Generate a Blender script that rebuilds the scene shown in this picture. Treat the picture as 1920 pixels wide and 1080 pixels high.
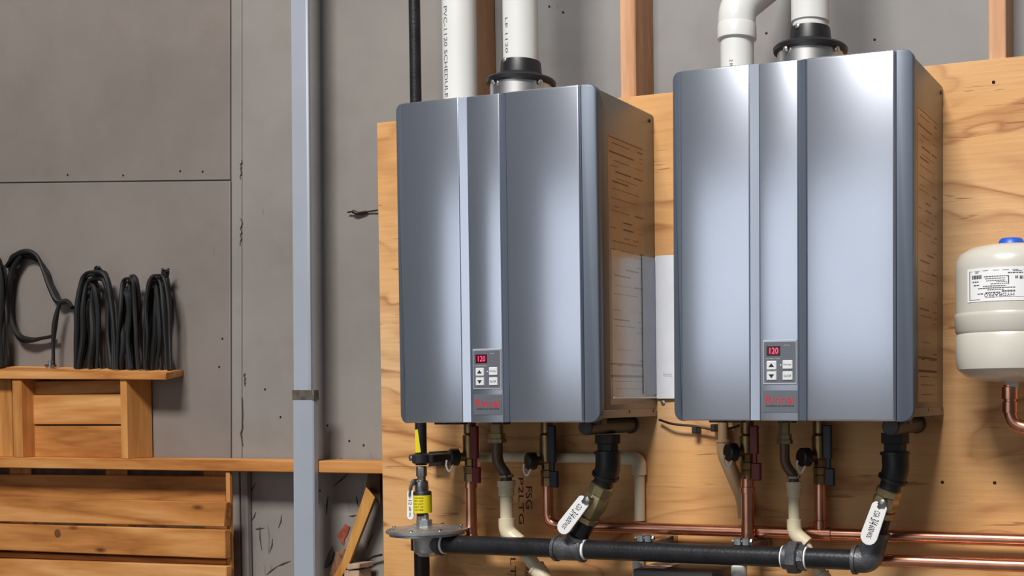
import bpy, bmesh, math, random
from mathutils import Vector, Matrix
from math import sin, cos, pi, radians

random.seed(7)
C = bpy.context.scene
for o in list(bpy.data.objects):
    bpy.data.objects.remove(o)
COL = C.collection

# ------------------------------------------------------------------ camera
F_PX, YAW, PITCH, ROLL = 2277.1, 0.3476, -0.0192, -0.0092
CAM = Vector((1.6301, -2.3687, 0.0472))
SX, SY = 524.5, 247.9                       # principal point offset (the photo is a crop)
_f = Vector((-sin(YAW) * cos(PITCH), cos(YAW) * cos(PITCH), sin(PITCH)))
_r = Vector((cos(YAW), sin(YAW), 0))
_u = _r.cross(_f)
R_ = cos(ROLL) * _r + sin(ROLL) * _u
U_ = -sin(ROLL) * _r + cos(ROLL) * _u
cd = bpy.data.cameras.new('camera')
cd.sensor_width = 36.0
cd.lens = F_PX / 1920 * 36
cd.shift_x = -SX / 1920
cd.shift_y = SY / 1920
cd.clip_start = 0.05
co = bpy.data.objects.new('camera', cd)
COL.objects.link(co)
co.matrix_world = Matrix(((R_.x, U_.x, -_f.x, CAM.x), (R_.y, U_.y, -_f.y, CAM.y), (R_.z, U_.z, -_f.z, CAM.z), (0, 0, 0, 1)))
C.camera = co

# ------------------------------------------------------------------ light
W_ = bpy.data.worlds.new('world')
C.world = W_
W_.use_nodes = True
W_.node_tree.nodes['Background'].inputs[0].default_value = (0.82, 0.90, 1.0, 1)
W_.node_tree.nodes['Background'].inputs[1].default_value = 0.09


def area(name, loc, target, sx, sy, power, col=(1, 1, 1)):
    l = bpy.data.lights.new(name, 'AREA')
    l.shape = 'RECTANGLE'
    l.size, l.size_y, l.energy, l.color = sx, sy, power, col
    o = bpy.data.objects.new(name, l)
    COL.objects.link(o)
    o.location = loc
    o.rotation_euler = (Vector(target) - Vector(loc)).to_track_quat('-Z', 'Y').to_euler()
    return o


area('ceiling_light', (0.75, -5.0, 5.2), (0.4, 0.1, 0.1), 2.6, 1.1, 660, (1, 0.97, 0.92))
area('open_door_daylight', (-0.8, -6.2, 0.6), (-0.8, 0, 0.6), 4.6, 3.2, 40, (0.90, 0.95, 1.0))

C.view_settings.view_transform = 'Standard'
C.view_settings.look = 'None'
C.view_settings.gamma = 1
C.view_settings.exposure = 0.0
C.view_settings.use_curve_mapping = False


# ------------------------------------------------------------------ helpers
def P(px, py, Y):
    """point at depth plane y = Y that the photograph shows at (px, py)"""
    d = _f * F_PX + R_ * (px - 960 - SX) - U_ * (py - 540 - SY)
    t = (Y - CAM.y) / d.y
    return CAM + d * t


def S(px, py, Y):
    """metres per photo pixel across at that point"""
    return (P(px + .5, py, Y) - P(px - .5, py, Y)).length


def s2l(c):
    return c / 12.92 if c <= 0.04045 else ((c + 0.055) / 1.055) ** 2.4


def rgb(h):
    if isinstance(h, str):
        h = h.lstrip('#')
        return tuple(s2l(int(h[i:i + 2], 16) / 255) for i in (0, 2, 4)) + (1,)
    return tuple(h[:3]) + (1,)


_mats = {}


def nd(nt, t, **kw):
    n = nt.nodes.new(t)
    for k, v in kw.items():
        setattr(n, k, v)
    return n


def ramp(nt, stops):
    r = nd(nt, 'ShaderNodeValToRGB')
    e = r.color_ramp.elements
    while len(e) > 1:
        e.remove(e[-1])
    e[0].position, e[0].color = stops[0]
    for p, c in stops[1:]:
        x = e.new(p)
        x.color = c
    return r


def mat(name, col, rough=0.5, metal=0.0, var=0.06, vscale=14.0, bump=0.0, bscale=200.0, coat=0.0, emit=None, spec=0.5):
    """simple procedural material: a base colour with a little noise in colour and roughness"""
    if name in _mats:
        return _mats[name]
    m = bpy.data.materials.new(name)
    m.use_nodes = True
    nt = m.node_tree
    b = nt.nodes['Principled BSDF']
    c = rgb(col)
    tc = nd(nt, 'ShaderNodeTexCoord')
    n = nd(nt, 'ShaderNodeTexNoise')
    n.inputs['Scale'].default_value = vscale
    n.inputs['Detail'].default_value = 5
    nt.links.new(tc.outputs['Object'], n.inputs['Vector'])
    r = ramp(nt, [(0.3, tuple(max(0, x * (1 - var * 2)) for x in c[:3]) + (1,)), (0.7, tuple(min(1, x * (1 + var)) for x in c[:3]) + (1,))])
    nt.links.new(n.outputs['Fac'], r.inputs[0])
    nt.links.new(r.outputs[0], b.inputs['Base Color'])
    b.inputs['Roughness'].default_value = rough
    b.inputs['Metallic'].default_value = metal
    b.inputs['Specular IOR Level'].default_value = spec
    if coat:
        b.inputs['Coat Weight'].default_value = coat
        b.inputs['Coat Roughness'].default_value = 0.15
    if bump:
        n2 = nd(nt, 'ShaderNodeTexNoise')
        n2.inputs['Scale'].default_value = bscale
        nt.links.new(tc.outputs['Object'], n2.inputs['Vector'])
        bp = nd(nt, 'ShaderNodeBump')
        bp.inputs['Strength'].default_value = bump
        bp.inputs['Distance'].default_value = 0.002
        nt.links.new(n2.outputs['Fac'], bp.inputs['Height'])
        nt.links.new(bp.outputs[0], b.inputs['Normal'])
    if emit:
        b.inputs['Emission Color'].default_value = rgb(emit[0])
        b.inputs['Emission Strength'].default_value = emit[1]
    _mats[name] = m
    return m


def wood(name, light, mid, dark, axis='X', grain=1.0, seed=0.0, knots=0.0, rough=0.62, plain=0.5, rings=7.0, kpos=(3.0, 9.0)):
    """procedural timber: stretched noise for fibres, distorted bands for growth rings, a few knots"""
    if name in _mats:
        return _mats[name]
    m = bpy.data.materials.new(name)
    m.use_nodes = True
    nt = m.node_tree
    L = nt.links.new
    b = nt.nodes['Principled BSDF']
    b.inputs['Roughness'].default_value = rough
    b.inputs['Specular IOR Level'].default_value = 0.3
    geo = nd(nt, 'ShaderNodeNewGeometry')
    oi = nd(nt, 'ShaderNodeObjectInfo')
    mul = nd(nt, 'ShaderNodeMath', operation='MULTIPLY_ADD')
    mul.inputs[1].default_value = 37.0
    mul.inputs[2].default_value = seed
    L(oi.outputs['Random'], mul.inputs[0])
    off = nd(nt, 'ShaderNodeCombineXYZ')
    for i in range(3):
        L(mul.outputs[0], off.inputs[i])
    add = nd(nt, 'ShaderNodeVectorMath', operation='ADD')
    L(geo.outputs['Position'], add.inputs[0])
    L(off.outputs[0], add.inputs[1])
    mp = nd(nt, 'ShaderNodeMapping')
    lo = 1.1 * grain
    hi = 11.0 * grain
    mp.inputs['Scale'].default_value = {'X': (lo, hi, hi), 'Z': (hi, hi, lo), 'Y': (hi, lo, hi)}[axis]
    L(add.outputs[0], mp.inputs['Vector'])
    n1 = nd(nt, 'ShaderNodeTexNoise')                 # broad figure
    n1.inputs['Scale'].default_value = 1.0
    n1.inputs['Detail'].default_value = 3
    n1.inputs['Roughness'].default_value = 0.45
    n1.inputs['Distortion'].default_value = 0.5
    L(mp.outputs[0], n1.inputs['Vector'])
    k = nd(nt, 'ShaderNodeMath', operation='MULTIPLY')
    k.inputs[1].default_value = rings
    L(n1.outputs['Fac'], k.inputs[0])
    fr = nd(nt, 'ShaderNodeMath', operation='PINGPONG')
    fr.inputs[1].default_value = 1.0
    L(k.outputs[0], fr.inputs[0])
    n2 = nd(nt, 'ShaderNodeTexNoise')                 # fibres
    n2.inputs['Scale'].default_value = 9.0
    n2.inputs['Detail'].default_value = 6
    L(mp.outputs[0], n2.inputs['Vector'])
    mx = nd(nt, 'ShaderNodeMix', data_type='FLOAT')
    mx.inputs['Factor'].default_value = plain
    L(fr.outputs[0], mx.inputs['A'])
    L(n2.outputs['Fac'], mx.inputs['B'])
    r = ramp(nt, [(0.12, rgb(light)), (0.55, rgb(mid)), (0.92, rgb(dark))])
    L(mx.outputs['Result'], r.inputs[0])
    last = r.outputs[0]
    if knots:
        mp2 = nd(nt, 'ShaderNodeMapping')
        ks = {'X': (kpos[0], kpos[1], kpos[1]), 'Z': (kpos[1], kpos[1], kpos[0]), 'Y': (kpos[1], kpos[0], kpos[1])}[axis]
        mp2.inputs['Scale'].default_value = ks
        L(add.outputs[0], mp2.inputs['Vector'])
        vo = nd(nt, 'ShaderNodeTexVoronoi')
        vo.inputs['Scale'].default_value = 1.0
        L(mp2.outputs[0], vo.inputs['Vector'])
        rk = ramp(nt, [(0.0, (1, 1, 1, 1)), (0.05 * knots, (0.8, 0.8, 0.8, 1)), (0.13 * knots, (0, 0, 0, 1))])
        L(vo.outputs['Distance'], rk.inputs[0])
        mk = nd(nt, 'ShaderNodeMix', data_type='RGBA')
        mk.inputs['B'].default_value = tuple(x * 0.32 for x in rgb(dark)[:3]) + (1,)
        L(rk.outputs[0], mk.inputs['Factor'])
        L(last, mk.inputs['A'])
        last = mk.outputs['Result']
    L(last, b.inputs['Base Color'])
    bp = nd(nt, 'ShaderNodeBump')
    bp.inputs['Strength'].default_value = 0.25
    bp.inputs['Distance'].default_value = 0.0015
    L(n2.outputs['Fac'], bp.inputs['Height'])
    L(bp.outputs[0], b.inputs['Normal'])
    _mats[name] = m
    return m


def plywood(name):
    """rotary cut fir veneer: wandering growth lines, honey and pale zones, short dark checks"""
    m = bpy.data.materials.new(name)
    m.use_nodes = True
    nt = m.node_tree
    L = nt.links.new
    b = nt.nodes['Principled BSDF']
    b.inputs['Roughness'].default_value = 0.55
    b.inputs['Specular IOR Level'].default_value = 0.35
    geo = nd(nt, 'ShaderNodeNewGeometry')

    def noise(scale, detail, rough=.5, dist=0.0, off=0.0):
        mp = nd(nt, 'ShaderNodeMapping')
        mp.inputs['Scale'].default_value = scale
        mp.inputs['Location'].default_value = (off, off, off)
        L(geo.outputs['Position'], mp.inputs['Vector'])
        n = nd(nt, 'ShaderNodeTexNoise')
        n.inputs['Scale'].default_value = 1.0
        n.inputs['Detail'].default_value = detail
        n.inputs['Roughness'].default_value = rough
        n.inputs['Distortion'].default_value = dist
        L(mp.outputs[0], n.inputs['Vector'])
        return n.outputs['Fac']

    def math(op, a, b_=None, c=None):
        n = nd(nt, 'ShaderNodeMath', operation=op)
        for i, v in enumerate((a, b_, c)):
            if v is None:
                continue
            if isinstance(v, (int, float)):
                n.inputs[i].default_value = v
            else:
                L(v, n.inputs[i])
        return n.outputs[0]
    sep = nd(nt, 'ShaderNodeSeparateXYZ')
    L(geo.outputs['Position'], sep.inputs[0])
    warp = noise((1.5, 1, 4.2), 3, .5, .6, 3.1)
    v = math('ADD', math('MULTIPLY', sep.outputs['Z'], 4.0), math('MULTIPLY', warp, 7.5))
    fr = math('FRACT', v)
    line = ramp(nt, [(0.0, (.35, .35, .35, 1)), (0.10, (0, 0, 0, 1)), (0.55, (.12, .12, .12, 1)), (0.84, (.55, .55, .55, 1)), (0.93, (1, 1, 1, 1)), (1.0, (.35, .35, .35, 1))])
    L(fr, line.inputs[0])
    fade = noise((1.8, 1, 5), 2, .5, 0, 9.0)
    fd = ramp(nt, [(0.36, (.15, .15, .15, 1)), (0.62, (1, 1, 1, 1))])
    L(fade, fd.inputs[0])
    fig = math('MULTIPLY', line.outputs[0], fd.outputs[0])
    fib = noise((5, 5, 110), 5, .6)
    fig2 = math('ADD', math('MULTIPLY', fig, .75), math('MULTIPLY', math('SUBTRACT', fib, .5), .7))
    base = nd(nt, 'ShaderNodeMix', data_type='RGBA')
    zone = ramp(nt, [(0.35, (0, 0, 0, 1)), (0.65, (1, 1, 1, 1))])
    L(noise((1.1, 1, 2.2), 3, .5, .4, 5.5), zone.inputs[0])
    L(zone.outputs[0], base.inputs['Factor'])
    base.inputs['A'].default_value = rgb('#d39f66')
    base.inputs['B'].default_value = rgb('#d8b083')
    mx = nd(nt, 'ShaderNodeMix', data_type='RGBA')
    mx.inputs['B'].default_value = rgb('#8c4c22')
    cl = nd(nt, 'ShaderNodeClamp')
    L(fig2, cl.inputs[0])
    L(cl.outputs[0], mx.inputs['Factor'])
    L(base.outputs['Result'], mx.inputs['A'])
    # short checks
    chk = ramp(nt, [(0.66, (0, 0, 0, 1)), (0.73, (1, 1, 1, 1))])
    L(noise((7, 7, 75), 2, .5, .8, 1.7), chk.inputs[0])
    mx2 = nd(nt, 'ShaderNodeMix', data_type='RGBA')
    mx2.inputs['B'].default_value = rgb('#7b4a25')
    L(math('MULTIPLY', chk.outputs[0], .6), mx2.inputs['Factor'])
    L(mx.outputs['Result'], mx2.inputs['A'])
    L(mx2.outputs['Result'], b.inputs['Base Color'])
    bp = nd(nt, 'ShaderNodeBump')
    bp.inputs['Strength'].default_value = 0.3
    bp.inputs['Distance'].default_value = 0.002
    L(math('SUBTRACT', fib, math('MULTIPLY', chk.outputs[0], .8)), bp.inputs['Height'])
    L(bp.outputs[0], b.inputs['Normal'])
    return m


def wall_paint(name, col, grime=0.3, low=0.12):
    """painted grey sheathing with blotches, rub marks and small scratches that thicken towards the bottom"""
    m = bpy.data.materials.new(name)
    m.use_nodes = True
    nt = m.node_tree
    L = nt.links.new
    b = nt.nodes['Principled BSDF']
    b.inputs['Roughness'].default_value = 0.6
    b.inputs['Specular IOR Level'].default_value = 0.3
    geo = nd(nt, 'ShaderNodeNewGeometry')
    c = rgb(col)
    n1 = nd(nt, 'ShaderNodeTexNoise')
    n1.inputs['Scale'].default_value = 2.3
    n1.inputs['Detail'].default_value = 6
    n1.inputs['Roughness'].default_value = 0.6
    L(geo.outputs['Position'], n1.inputs['Vector'])
    r1 = ramp(nt, [(0.3, tuple(x * 0.84 for x in c[:3]) + (1,)), (0.52, c), (0.75, tuple(min(1, x * 1.12) for x in c[:3]) + (1,))])
    L(n1.outputs['Fac'], r1.inputs[0])
    # vertical scratches
    mp = nd(nt, 'ShaderNodeMapping')
    mp.inputs['Scale'].default_value = (34, 34, 8)
    mp.inputs['Rotation'].default_value = (0, 0.22, 0)
    L(geo.outputs['Position'], mp.inputs['Vector'])
    n2 = nd(nt, 'ShaderNodeTexNoise')
    n2.inputs['Scale'].default_value = 1.0
    n2.inputs['Detail'].default_value = 2
    n2.inputs['Distortion'].default_value = 1.4
    L(mp.outputs[0], n2.inputs['Vector'])
    sep = nd(nt, 'ShaderNodeSeparateXYZ')
    L(geo.outputs['Position'], sep.inputs[0])
    zr = nd(nt, 'ShaderNodeMapRange')
    zr.inputs['From Min'].default_value = 0.25
    zr.inputs['From Max'].default_value = -0.35
    zr.inputs['To Min'].default_value = 0.0
    zr.inputs['To Max'].default_value = low
    L(sep.outputs['Z'], zr.inputs['Value'])
    ad = nd(nt, 'ShaderNodeMath', operation='ADD')
    L(n2.outputs['Fac'], ad.inputs[0])
    L(zr.outputs[0], ad.inputs[1])
    r2 = ramp(nt, [(0.74, (0, 0, 0, 1)), (0.80, (1, 1, 1, 1))])
    L(ad.outputs[0], r2.inputs[0])
    mx = nd(nt, 'ShaderNodeMix', data_type='RGBA')
    mx.inputs['B'].default_value = (0.06, 0.05, 0.045, 1)
    gm = nd(nt, 'ShaderNodeMath', operation='MULTIPLY')
    gm.inputs[1].default_value = grime
    L(r2.outputs[0], gm.inputs[0])
    L(gm.outputs[0], mx.inputs['Factor'])
    L(r1.outputs[0], mx.inputs['A'])
    # brown rub stains
    n3 = nd(nt, 'ShaderNodeTexNoise')
    n3.inputs['Scale'].default_value = 6.0
    n3.inputs['Detail'].default_value = 7
    L(geo.outputs['Position'], n3.inputs['Vector'])
    ad2 = nd(nt, 'ShaderNodeMath', operation='ADD')
    L(n3.outputs['Fac'], ad2.inputs[0])
    L(zr.outputs[0], ad2.inputs[1])
    r3 = ramp(nt, [(0.55, (0, 0, 0, 1)), (0.8, (0.36, 0.36, 0.36, 1))])
    L(ad2.outputs[0], r3.inputs[0])
    mx2 = nd(nt, 'ShaderNodeMix', data_type='RGBA')
    mx2.inputs['B'].default_value = rgb('#71665d')
    L(r3.outputs[0], mx2.inputs['Factor'])
    L(mx.outputs['Result'], mx2.inputs['A'])
    L(mx2.outputs['Result'], b.inputs['Base Color'])
    return m


# ---- mesh builders (each adds a shape to a bmesh)
def NB():
    return bmesh.new()


def box(bm, a, b, bev=0.0, seg=1):
    a, b = Vector(a), Vector(b)
    r = bmesh.ops.create_cube(bm, size=1)
    vs = r['verts']
    for v in vs:
        v.co = Vector((a[i] + (b[i] - a[i]) * (v.co[i] + .5) for i in range(3)))
    if bev:
        es = list({e for v in vs for e in v.link_edges})
        bmesh.ops.bevel(bm, geom=es, offset=bev, segments=seg, affect='EDGES', profile=.5)


def hexa(bm, front, back, bev=0.0, seg=1):
    """solid between a front polygon and a back polygon of as many corners"""
    n = len(front)
    f = [bm.verts.new(p) for p in front]
    k = [bm.verts.new(p) for p in back]
    fs = [bm.faces.new(f), bm.faces.new(list(reversed(k)))]
    for i in range(n):
        j = (i + 1) % n
        fs.append(bm.faces.new((f[j], f[i], k[i], k[j])))
    bmesh.ops.recalc_face_normals(bm, faces=fs)
    if bev:
        es = list({e for v in f + k for e in v.link_edges})
        bmesh.ops.bevel(bm, geom=es, offset=bev, segments=seg, affect='EDGES', profile=.5)


def plate(bm, pts, Yf, th, bev=0.0):
    """photo polygon standing at depth Yf, th metres thick towards the wall"""
    fr = [P(x, y, Yf) for x, y in pts]
    hexa(bm, fr, [p + Vector((0, th, 0)) for p in fr], bev)


def basis(ax):
    ax = Vector(ax).normalized()
    t = Vector((0, 0, 1)) if abs(ax.z) < .9 else Vector((1, 0, 0))
    u = ax.cross(t).normalized()
    return ax, u, ax.cross(u)


def lathe(bm, prof, org, ax=(0, 0, 1), seg=24, cap=True, ph=0.0):
    """prof: (radius, distance along axis)"""
    ax, u, v = basis(ax)
    org = Vector(org)
    rings = []
    for r, t in prof:
        rings.append([bm.verts.new(org + ax * t + (u * cos(ph + 2 * pi * i / seg) + v * sin(ph + 2 * pi * i / seg)) * max(r, 1e-5)) for i in range(seg)])
    fs = []
    for a, b in zip(rings, rings[1:]):
        for i in range(seg):
            j = (i + 1) % seg
            fs.append(bm.faces.new((a[i], a[j], b[j], b[i])))
    if cap:
        fs.append(bm.faces.new(list(reversed(rings[0]))))
        fs.append(bm.faces.new(rings[-1]))
    bmesh.ops.recalc_face_normals(bm, faces=fs)


def fillet(pts, r, n=6):
    pts = [Vector(p) for p in pts]
    out = [pts[0]]
    for a, b, c in zip(pts, pts[1:], pts[2:]):
        d1, d2 = (a - b), (c - b)
        rr = min(r, d1.length * .49, d2.length * .49)
        s, e = b + d1.normalized() * rr, b + d2.normalized() * rr
        for i in range(n + 1):
            t = i / n
            out.append(s * (1 - t) ** 2 + b * 2 * t * (1 - t) + e * t * t)
    out.append(pts[-1])
    return out


def smoothpath(pts, n=6):
    pts = [Vector(p) for p in pts]
    out = []
    q = [pts[0] * 2 - pts[1]] + pts + [pts[-1] * 2 - pts[-2]]
    for i in range(1, len(q) - 2):
        a, b, c, d = q[i - 1:i + 3]
        for k in range(n):
            t = k / n
            out.append(.5 * ((2 * b) + (c - a) * t + (2 * a - 5 * b + 4 * c - d) * t * t + (3 * b - a - 3 * c + d) * t ** 3))
    out.append(pts[-1])
    return out


def tube(bm, pts, r, seg=14, cap=True):
    pts = [Vector(p) for p in pts]
    n = len(pts)
    rs = r if isinstance(r, (list, tuple)) else [r] * n
    tan = [(pts[min(i + 1, n - 1)] - pts[max(i - 1, 0)]).normalized() for i in range(n)]
    _, u, _v = basis(tan[0])
    rings = []
    for i in range(n):
        u = (u - tan[i] * u.dot(tan[i])).normalized()
        v = tan[i].cross(u)
        rings.append([bm.verts.new(pts[i] + (u * cos(2 * pi * k / seg) + v * sin(2 * pi * k / seg)) * rs[i]) for k in range(seg)])
    fs = []
    for a, b in zip(rings, rings[1:]):
        for i in range(seg):
            j = (i + 1) % seg
            fs.append(bm.faces.new((a[i], a[j], b[j], b[i])))
    if cap:
        fs.append(bm.faces.new(list(reversed(rings[0]))))
        fs.append(bm.faces.new(rings[-1]))
    bmesh.ops.recalc_face_normals(bm, faces=fs)


def cyl(bm, a, b, r, seg=20, r2=None, lip=0.0):
    a, b = Vector(a), Vector(b)
    h = (b - a).length
    r2 = r if r2 is None else r2
    lathe(bm, [(r - lip, 0), (r, lip), (r2, h - lip), (r2 - lip, h)] if lip else [(r, 0), (r2, h)], a, b - a, seg)


def text_mesh(txt):
    cu = bpy.data.curves.new('lettering', 'FONT')
    cu.body = txt
    cu.resolution_u = 3
    cu.align_x = 'LEFT'
    o = bpy.data.objects.new('lettering', cu)
    COL.objects.link(o)
    dg = bpy.context.evaluated_depsgraph_get()
    dg.update()
    me = bpy.data.meshes.new_from_object(o.evaluated_get(dg))
    bpy.data.objects.remove(o)
    bpy.data.curves.remove(cu)
    return me


def lettering(bm, txt, w, h, fn):
    """flat print: text scaled into a w x h box, each point sent through fn(x, y) -> place on the surface"""
    me = text_mesh(txt)
    vs = [v.co.copy() for v in me.vertices]
    x0, x1 = min(v.x for v in vs), max(v.x for v in vs)
    y0, y1 = min(v.y for v in vs), max(v.y for v in vs)
    nv = [bm.verts.new(fn((v.x - x0) / (x1 - x0) * w, (v.y - y0) / (y1 - y0) * h)) for v in vs]
    for p in me.polygons:
        try:
            bm.faces.new([nv[i] for i in p.vertices])
        except ValueError:
            pass
    bpy.data.meshes.remove(me)


ROOT = {}


def thing(name, label, cat, loc=(0, 0, 0), group=None, rot=(0, 0, 0)):
    o = bpy.data.objects.new(name, None)
    o.empty_display_size = .05
    COL.objects.link(o)
    o.location = loc
    o.rotation_euler = rot
    tag(o, label, cat, group)
    ROOT[o.name] = Vector(loc)
    return o


def tag(o, label, cat, group=None):
    o['label'] = label
    o['category'] = cat
    if group:
        o['group'] = group


def part(name, bm, m, parent=None, local=False, sharp=35, label=None, loc=None, foot=None):
    """links a bmesh (world coordinates unless local) as ONE mesh object"""
    if foot is not None:                       # cut off level where it stands
        for v in bm.verts:
            v.co.z = max(v.co.z, foot)
    off = Vector((0, 0, 0))
    if parent is not None:
        off = ROOT.get(parent.name, off) if not local else off
    elif loc is not None:
        off = Vector(loc)
    if off.length:
        bmesh.ops.translate(bm, verts=bm.verts, vec=-off)
    me = bpy.data.meshes.new(name)
    bm.to_mesh(me)
    bm.free()
    me.materials.append(m)
    me.polygons.foreach_set('use_smooth', [True] * len(me.polygons))
    me.set_sharp_from_angle(angle=radians(sharp))
    o = bpy.data.objects.new(name, me)
    COL.objects.link(o)
    if parent is not None:
        o.parent = parent
        ROOT[o.name] = off if not local else Vector((0, 0, 0))
    elif loc is not None:
        o.location = off
    if label:
        o['label'] = label
    return o


def struct(o):
    o['kind'] = 'structure'
    return o


# ------------------------------------------------------------------ materials
M_COVER = mat('silver_enamel', '#d5dbe9', 0.25, 0.95, 0.015, 6)
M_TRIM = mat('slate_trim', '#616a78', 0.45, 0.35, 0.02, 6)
M_CAB = mat('cabinet_steel', '#8a8682', 0.42, 0.75, 0.03, 5)
M_DARKPL = mat('dark_plastic', '#262427', 0.45, 0, 0.06)
M_PANEL = mat('control_grey', '#63676f', 0.4, 0.1, 0.02)
M_BEZEL = mat('bezel_silver', '#b9bdc6', 0.35, 0.4, 0.02)
M_BTN = mat('button_white', '#d9dade', 0.45, 0, 0.02)
M_INK = mat('black_ink', '#1a1a1c', 0.7, 0, 0.05)
M_INKG = mat('grey_ink', '#5a5a5e', 0.7, 0, 0.05)
M_INKB = mat('brown_ink', '#3a241a', 0.8, 0, 0.2)
M_RED = mat('red_print', '#c5262e', 0.5, 0, 0.05)
M_SCREEN = mat('display_glass', '#3a0512', 0.2, 0, 0.02)
M_LED = mat('red_led', '#ff2850', 0.4, 0, 0.0, emit=('#ff4468', 2.2))
M_PVC = mat('white_pvc', '#d9d9d8', 0.32, 0, 0.015, 8)
M_CREAM = mat('cream_cpvc', '#d6c9ac', 0.4, 0, 0.04, 8)
M_TAN = mat('tan_cpvc', '#b0906c', 0.42, 0, 0.05, 8)
M_STEEL = mat('bright_steel', '#d8d6d4', 0.36, 1.0, 0.04)
M_ZINC = mat('zinc_plate', '#b2b2b2', 0.3, 1.0, 0.15, 60)
M_RUBBER = mat('black_rubber', '#1c1c1f', 0.42, 0, 0.08)
M_BLACK = mat('black_iron', '#26262a', 0.38, 0.3, 0.18, 30, bump=0.25, bscale=160)
M_FIT = mat('malleable_iron', '#65666b', 0.45, 0.6, 0.2, 40, bump=0.5, bscale=220)
M_CAST = mat('cast_aluminium', '#b6b7ba', 0.38, 0.8, 0.12, 40, bump=0.3, bscale=250)
M_COPPER = mat('copper_pipe', '#dc9c80', 0.27, 1.0, 0.14, 18)
M_BRASS = mat('brass', '#8d7350', 0.34, 0.9, 0.15, 30)
M_BRASSB = mat('brass_valve', '#b3a27c', 0.32, 0.85, 0.12, 30)
M_REDH = mat('red_handle', '#741a1c', 0.45, 0, 0.06)
M_BLUEH = mat('blue_handle', '#1a2136', 0.45, 0, 0.06)
M_YEL = mat('yellow_label', '#e6d21e', 0.5, 0, 0.03)
M_LABEL = mat('white_label', '#eeeef0', 0.5, 0, 0.01)
M_TETHER = mat('white_tether', '#efece8', 0.5, 0, 0.03)
M_TANK = mat('tank_enamel', '#cfcbc1', 0.3, 0, 0.02, 5, coat=0.3)
M_BLUE = mat('blue_cap', '#2358c4', 0.4, 0, 0.03)
M_CABLE = mat('black_cable', '#0b0a0c', 0.6, 0, 0.15, 40)
M_DUCT = mat('painted_duct', '#a5abb8', 0.38, 0.15, 0.03, 5)
M_TAPE = mat('grey_tape', '#6f6860', 0.45, 0.4, 0.25, 50)
M_SCREW = mat('dark_screw', '#3a2c22', 0.4, 0.7, 0.1)
M_PAPER = mat('paper', '#dfe2ea', 0.35, 0, 0.03, 20, coat=0.2)
M_PAPERB = mat('blue_paper', '#8d97a6', 0.3, 0, 0.04, 20, coat=0.2)
M_PANELW = wall_paint('grey_sheathing', '#87827e', 0.5, 0.05)
M_PANELR = wall_paint('pale_sheathing', '#8d8b8b', 0.4, 0.05)
M_PANELL = wall_paint('grey_board', '#7c746f', 0.3, 0.04)
M_JOINT = mat('joint_dark', '#6a645f', 0.8, 0, 0.1)
M_FLOOR = mat('concrete', '#6f6c68', 0.7, 0, 0.12, 3, bump=0.2)
W_PLY = plywood('plywood')
W_STUD = wood('stud_wood', '#d3a988', '#bd8d69', '#9a6a48', 'Z', 1.0, 1, knots=0.7, plain=0.6, rings=5)
W_SHELF = wood('shelf_wood', '#d6a068', '#b97c42', '#8a4f22', 'X', 1.0, 5, knots=0.6, plain=0.42, rings=6)
W_SHELFV = wood('shelf_upright', '#cf985a', '#b57a40', '#935727', 'Z', 1.0, 2, knots=0.4, plain=0.6, rings=5)
W_OLD = wood('scrap_wood', '#c99552', '#b07a3c', '#85531f', 'Z', 1.2, 8, plain=0.5)
W_DARK = wood('weathered_wood', '#6d5442', '#5a4435', '#402e22', 'Z', 1.2, 8, plain=0.5)

# ------------------------------------------------------------------ setting
YW = 0.108                         # face of the grey sheathing behind the studs
FLOOR_Z = -1.55
bm = NB()
box(bm, (-6.0, YW + .006, FLOOR_Z), (3.2, YW + .03, 2.6))
wall = struct(part('wall_back', bm, M_JOINT))


def wpanel(pts, m, proud=0.0):
    bm = NB()
    plate(bm, pts, YW - proud, .006 + proud + .001, .0012)
    return part('panel', bm, m, wall)


wpanel([(-2200, -900), (430, -900), (430.5, 337), (-2200, 368)], M_PANELL)
wpanel([(-2200, 369.4), (431, 339), (433, 2000), (-2200, 2000)], M_PANELL, .004)
wpanel([(433, -900), (452, -900), (453, 2000), (435.5, 2000)], M_PANELW, .002)
wpanel([(453.4, -900), (905, -900), (905, 2000), (454.4, 2000)], M_PANELW)
wpanel([(906, -900), (1215, -900), (1215, 2000), (906, 2000)], M_PANELR)
wpanel([(1216, -900), (2600, -900), (2600, 2000), (1216, 2000)], M_PANELR)
bm = NB()
box(bm, (-6.0, -7.5, FLOOR_Z - .1), (4.2, YW + .03, FLOOR_Z))
struct(part('floor', bm, M_FLOOR))


def board(px, py, Yf, Yb, bev=.0015):
    """upright or lying timber: px, py ranges of its front face in the photo at depth Yf"""
    bm = NB()
    cx, cy = sum(px) / 2, sum(py) / 2
    x0, x1 = P(px[0], cy, Yf).x, P(px[1], cy, Yf).x
    z1, z0 = P(cx, py[0], Yf).z, P(cx, py[1], Yf).z
    box(bm, (x0, Yf, z0), (x1, Yb, z1), bev)
    return bm


# studs, seen above the plywood (the sheet is screwed to their front edges at y = 0.019)
def stud(name, px, label):
    x0, x1 = P(px[0], 90, .019).x, P(px[1], 90, .019).x
    bm = NB()
    box(bm, (x0, .0195, FLOOR_Z), (x1, YW - .0005, 2.5), .002)
    o = part(name, bm, W_STUD, loc=((x0 + x1) / 2, .06, FLOOR_Z))
    tag(o, label, 'stud', 'wall studs behind the plywood')


stud('wall_stud', (1162, 1191), 'pale pine wall stud standing above plywood between the two water heaters')
stud('wall_stud', (853, 888), 'pine wall stud behind the two white pipes of the left water heater')
stud('wall_stud', (1853, 1886), 'pine wall stud with a dark knot at the top right corner')

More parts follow.
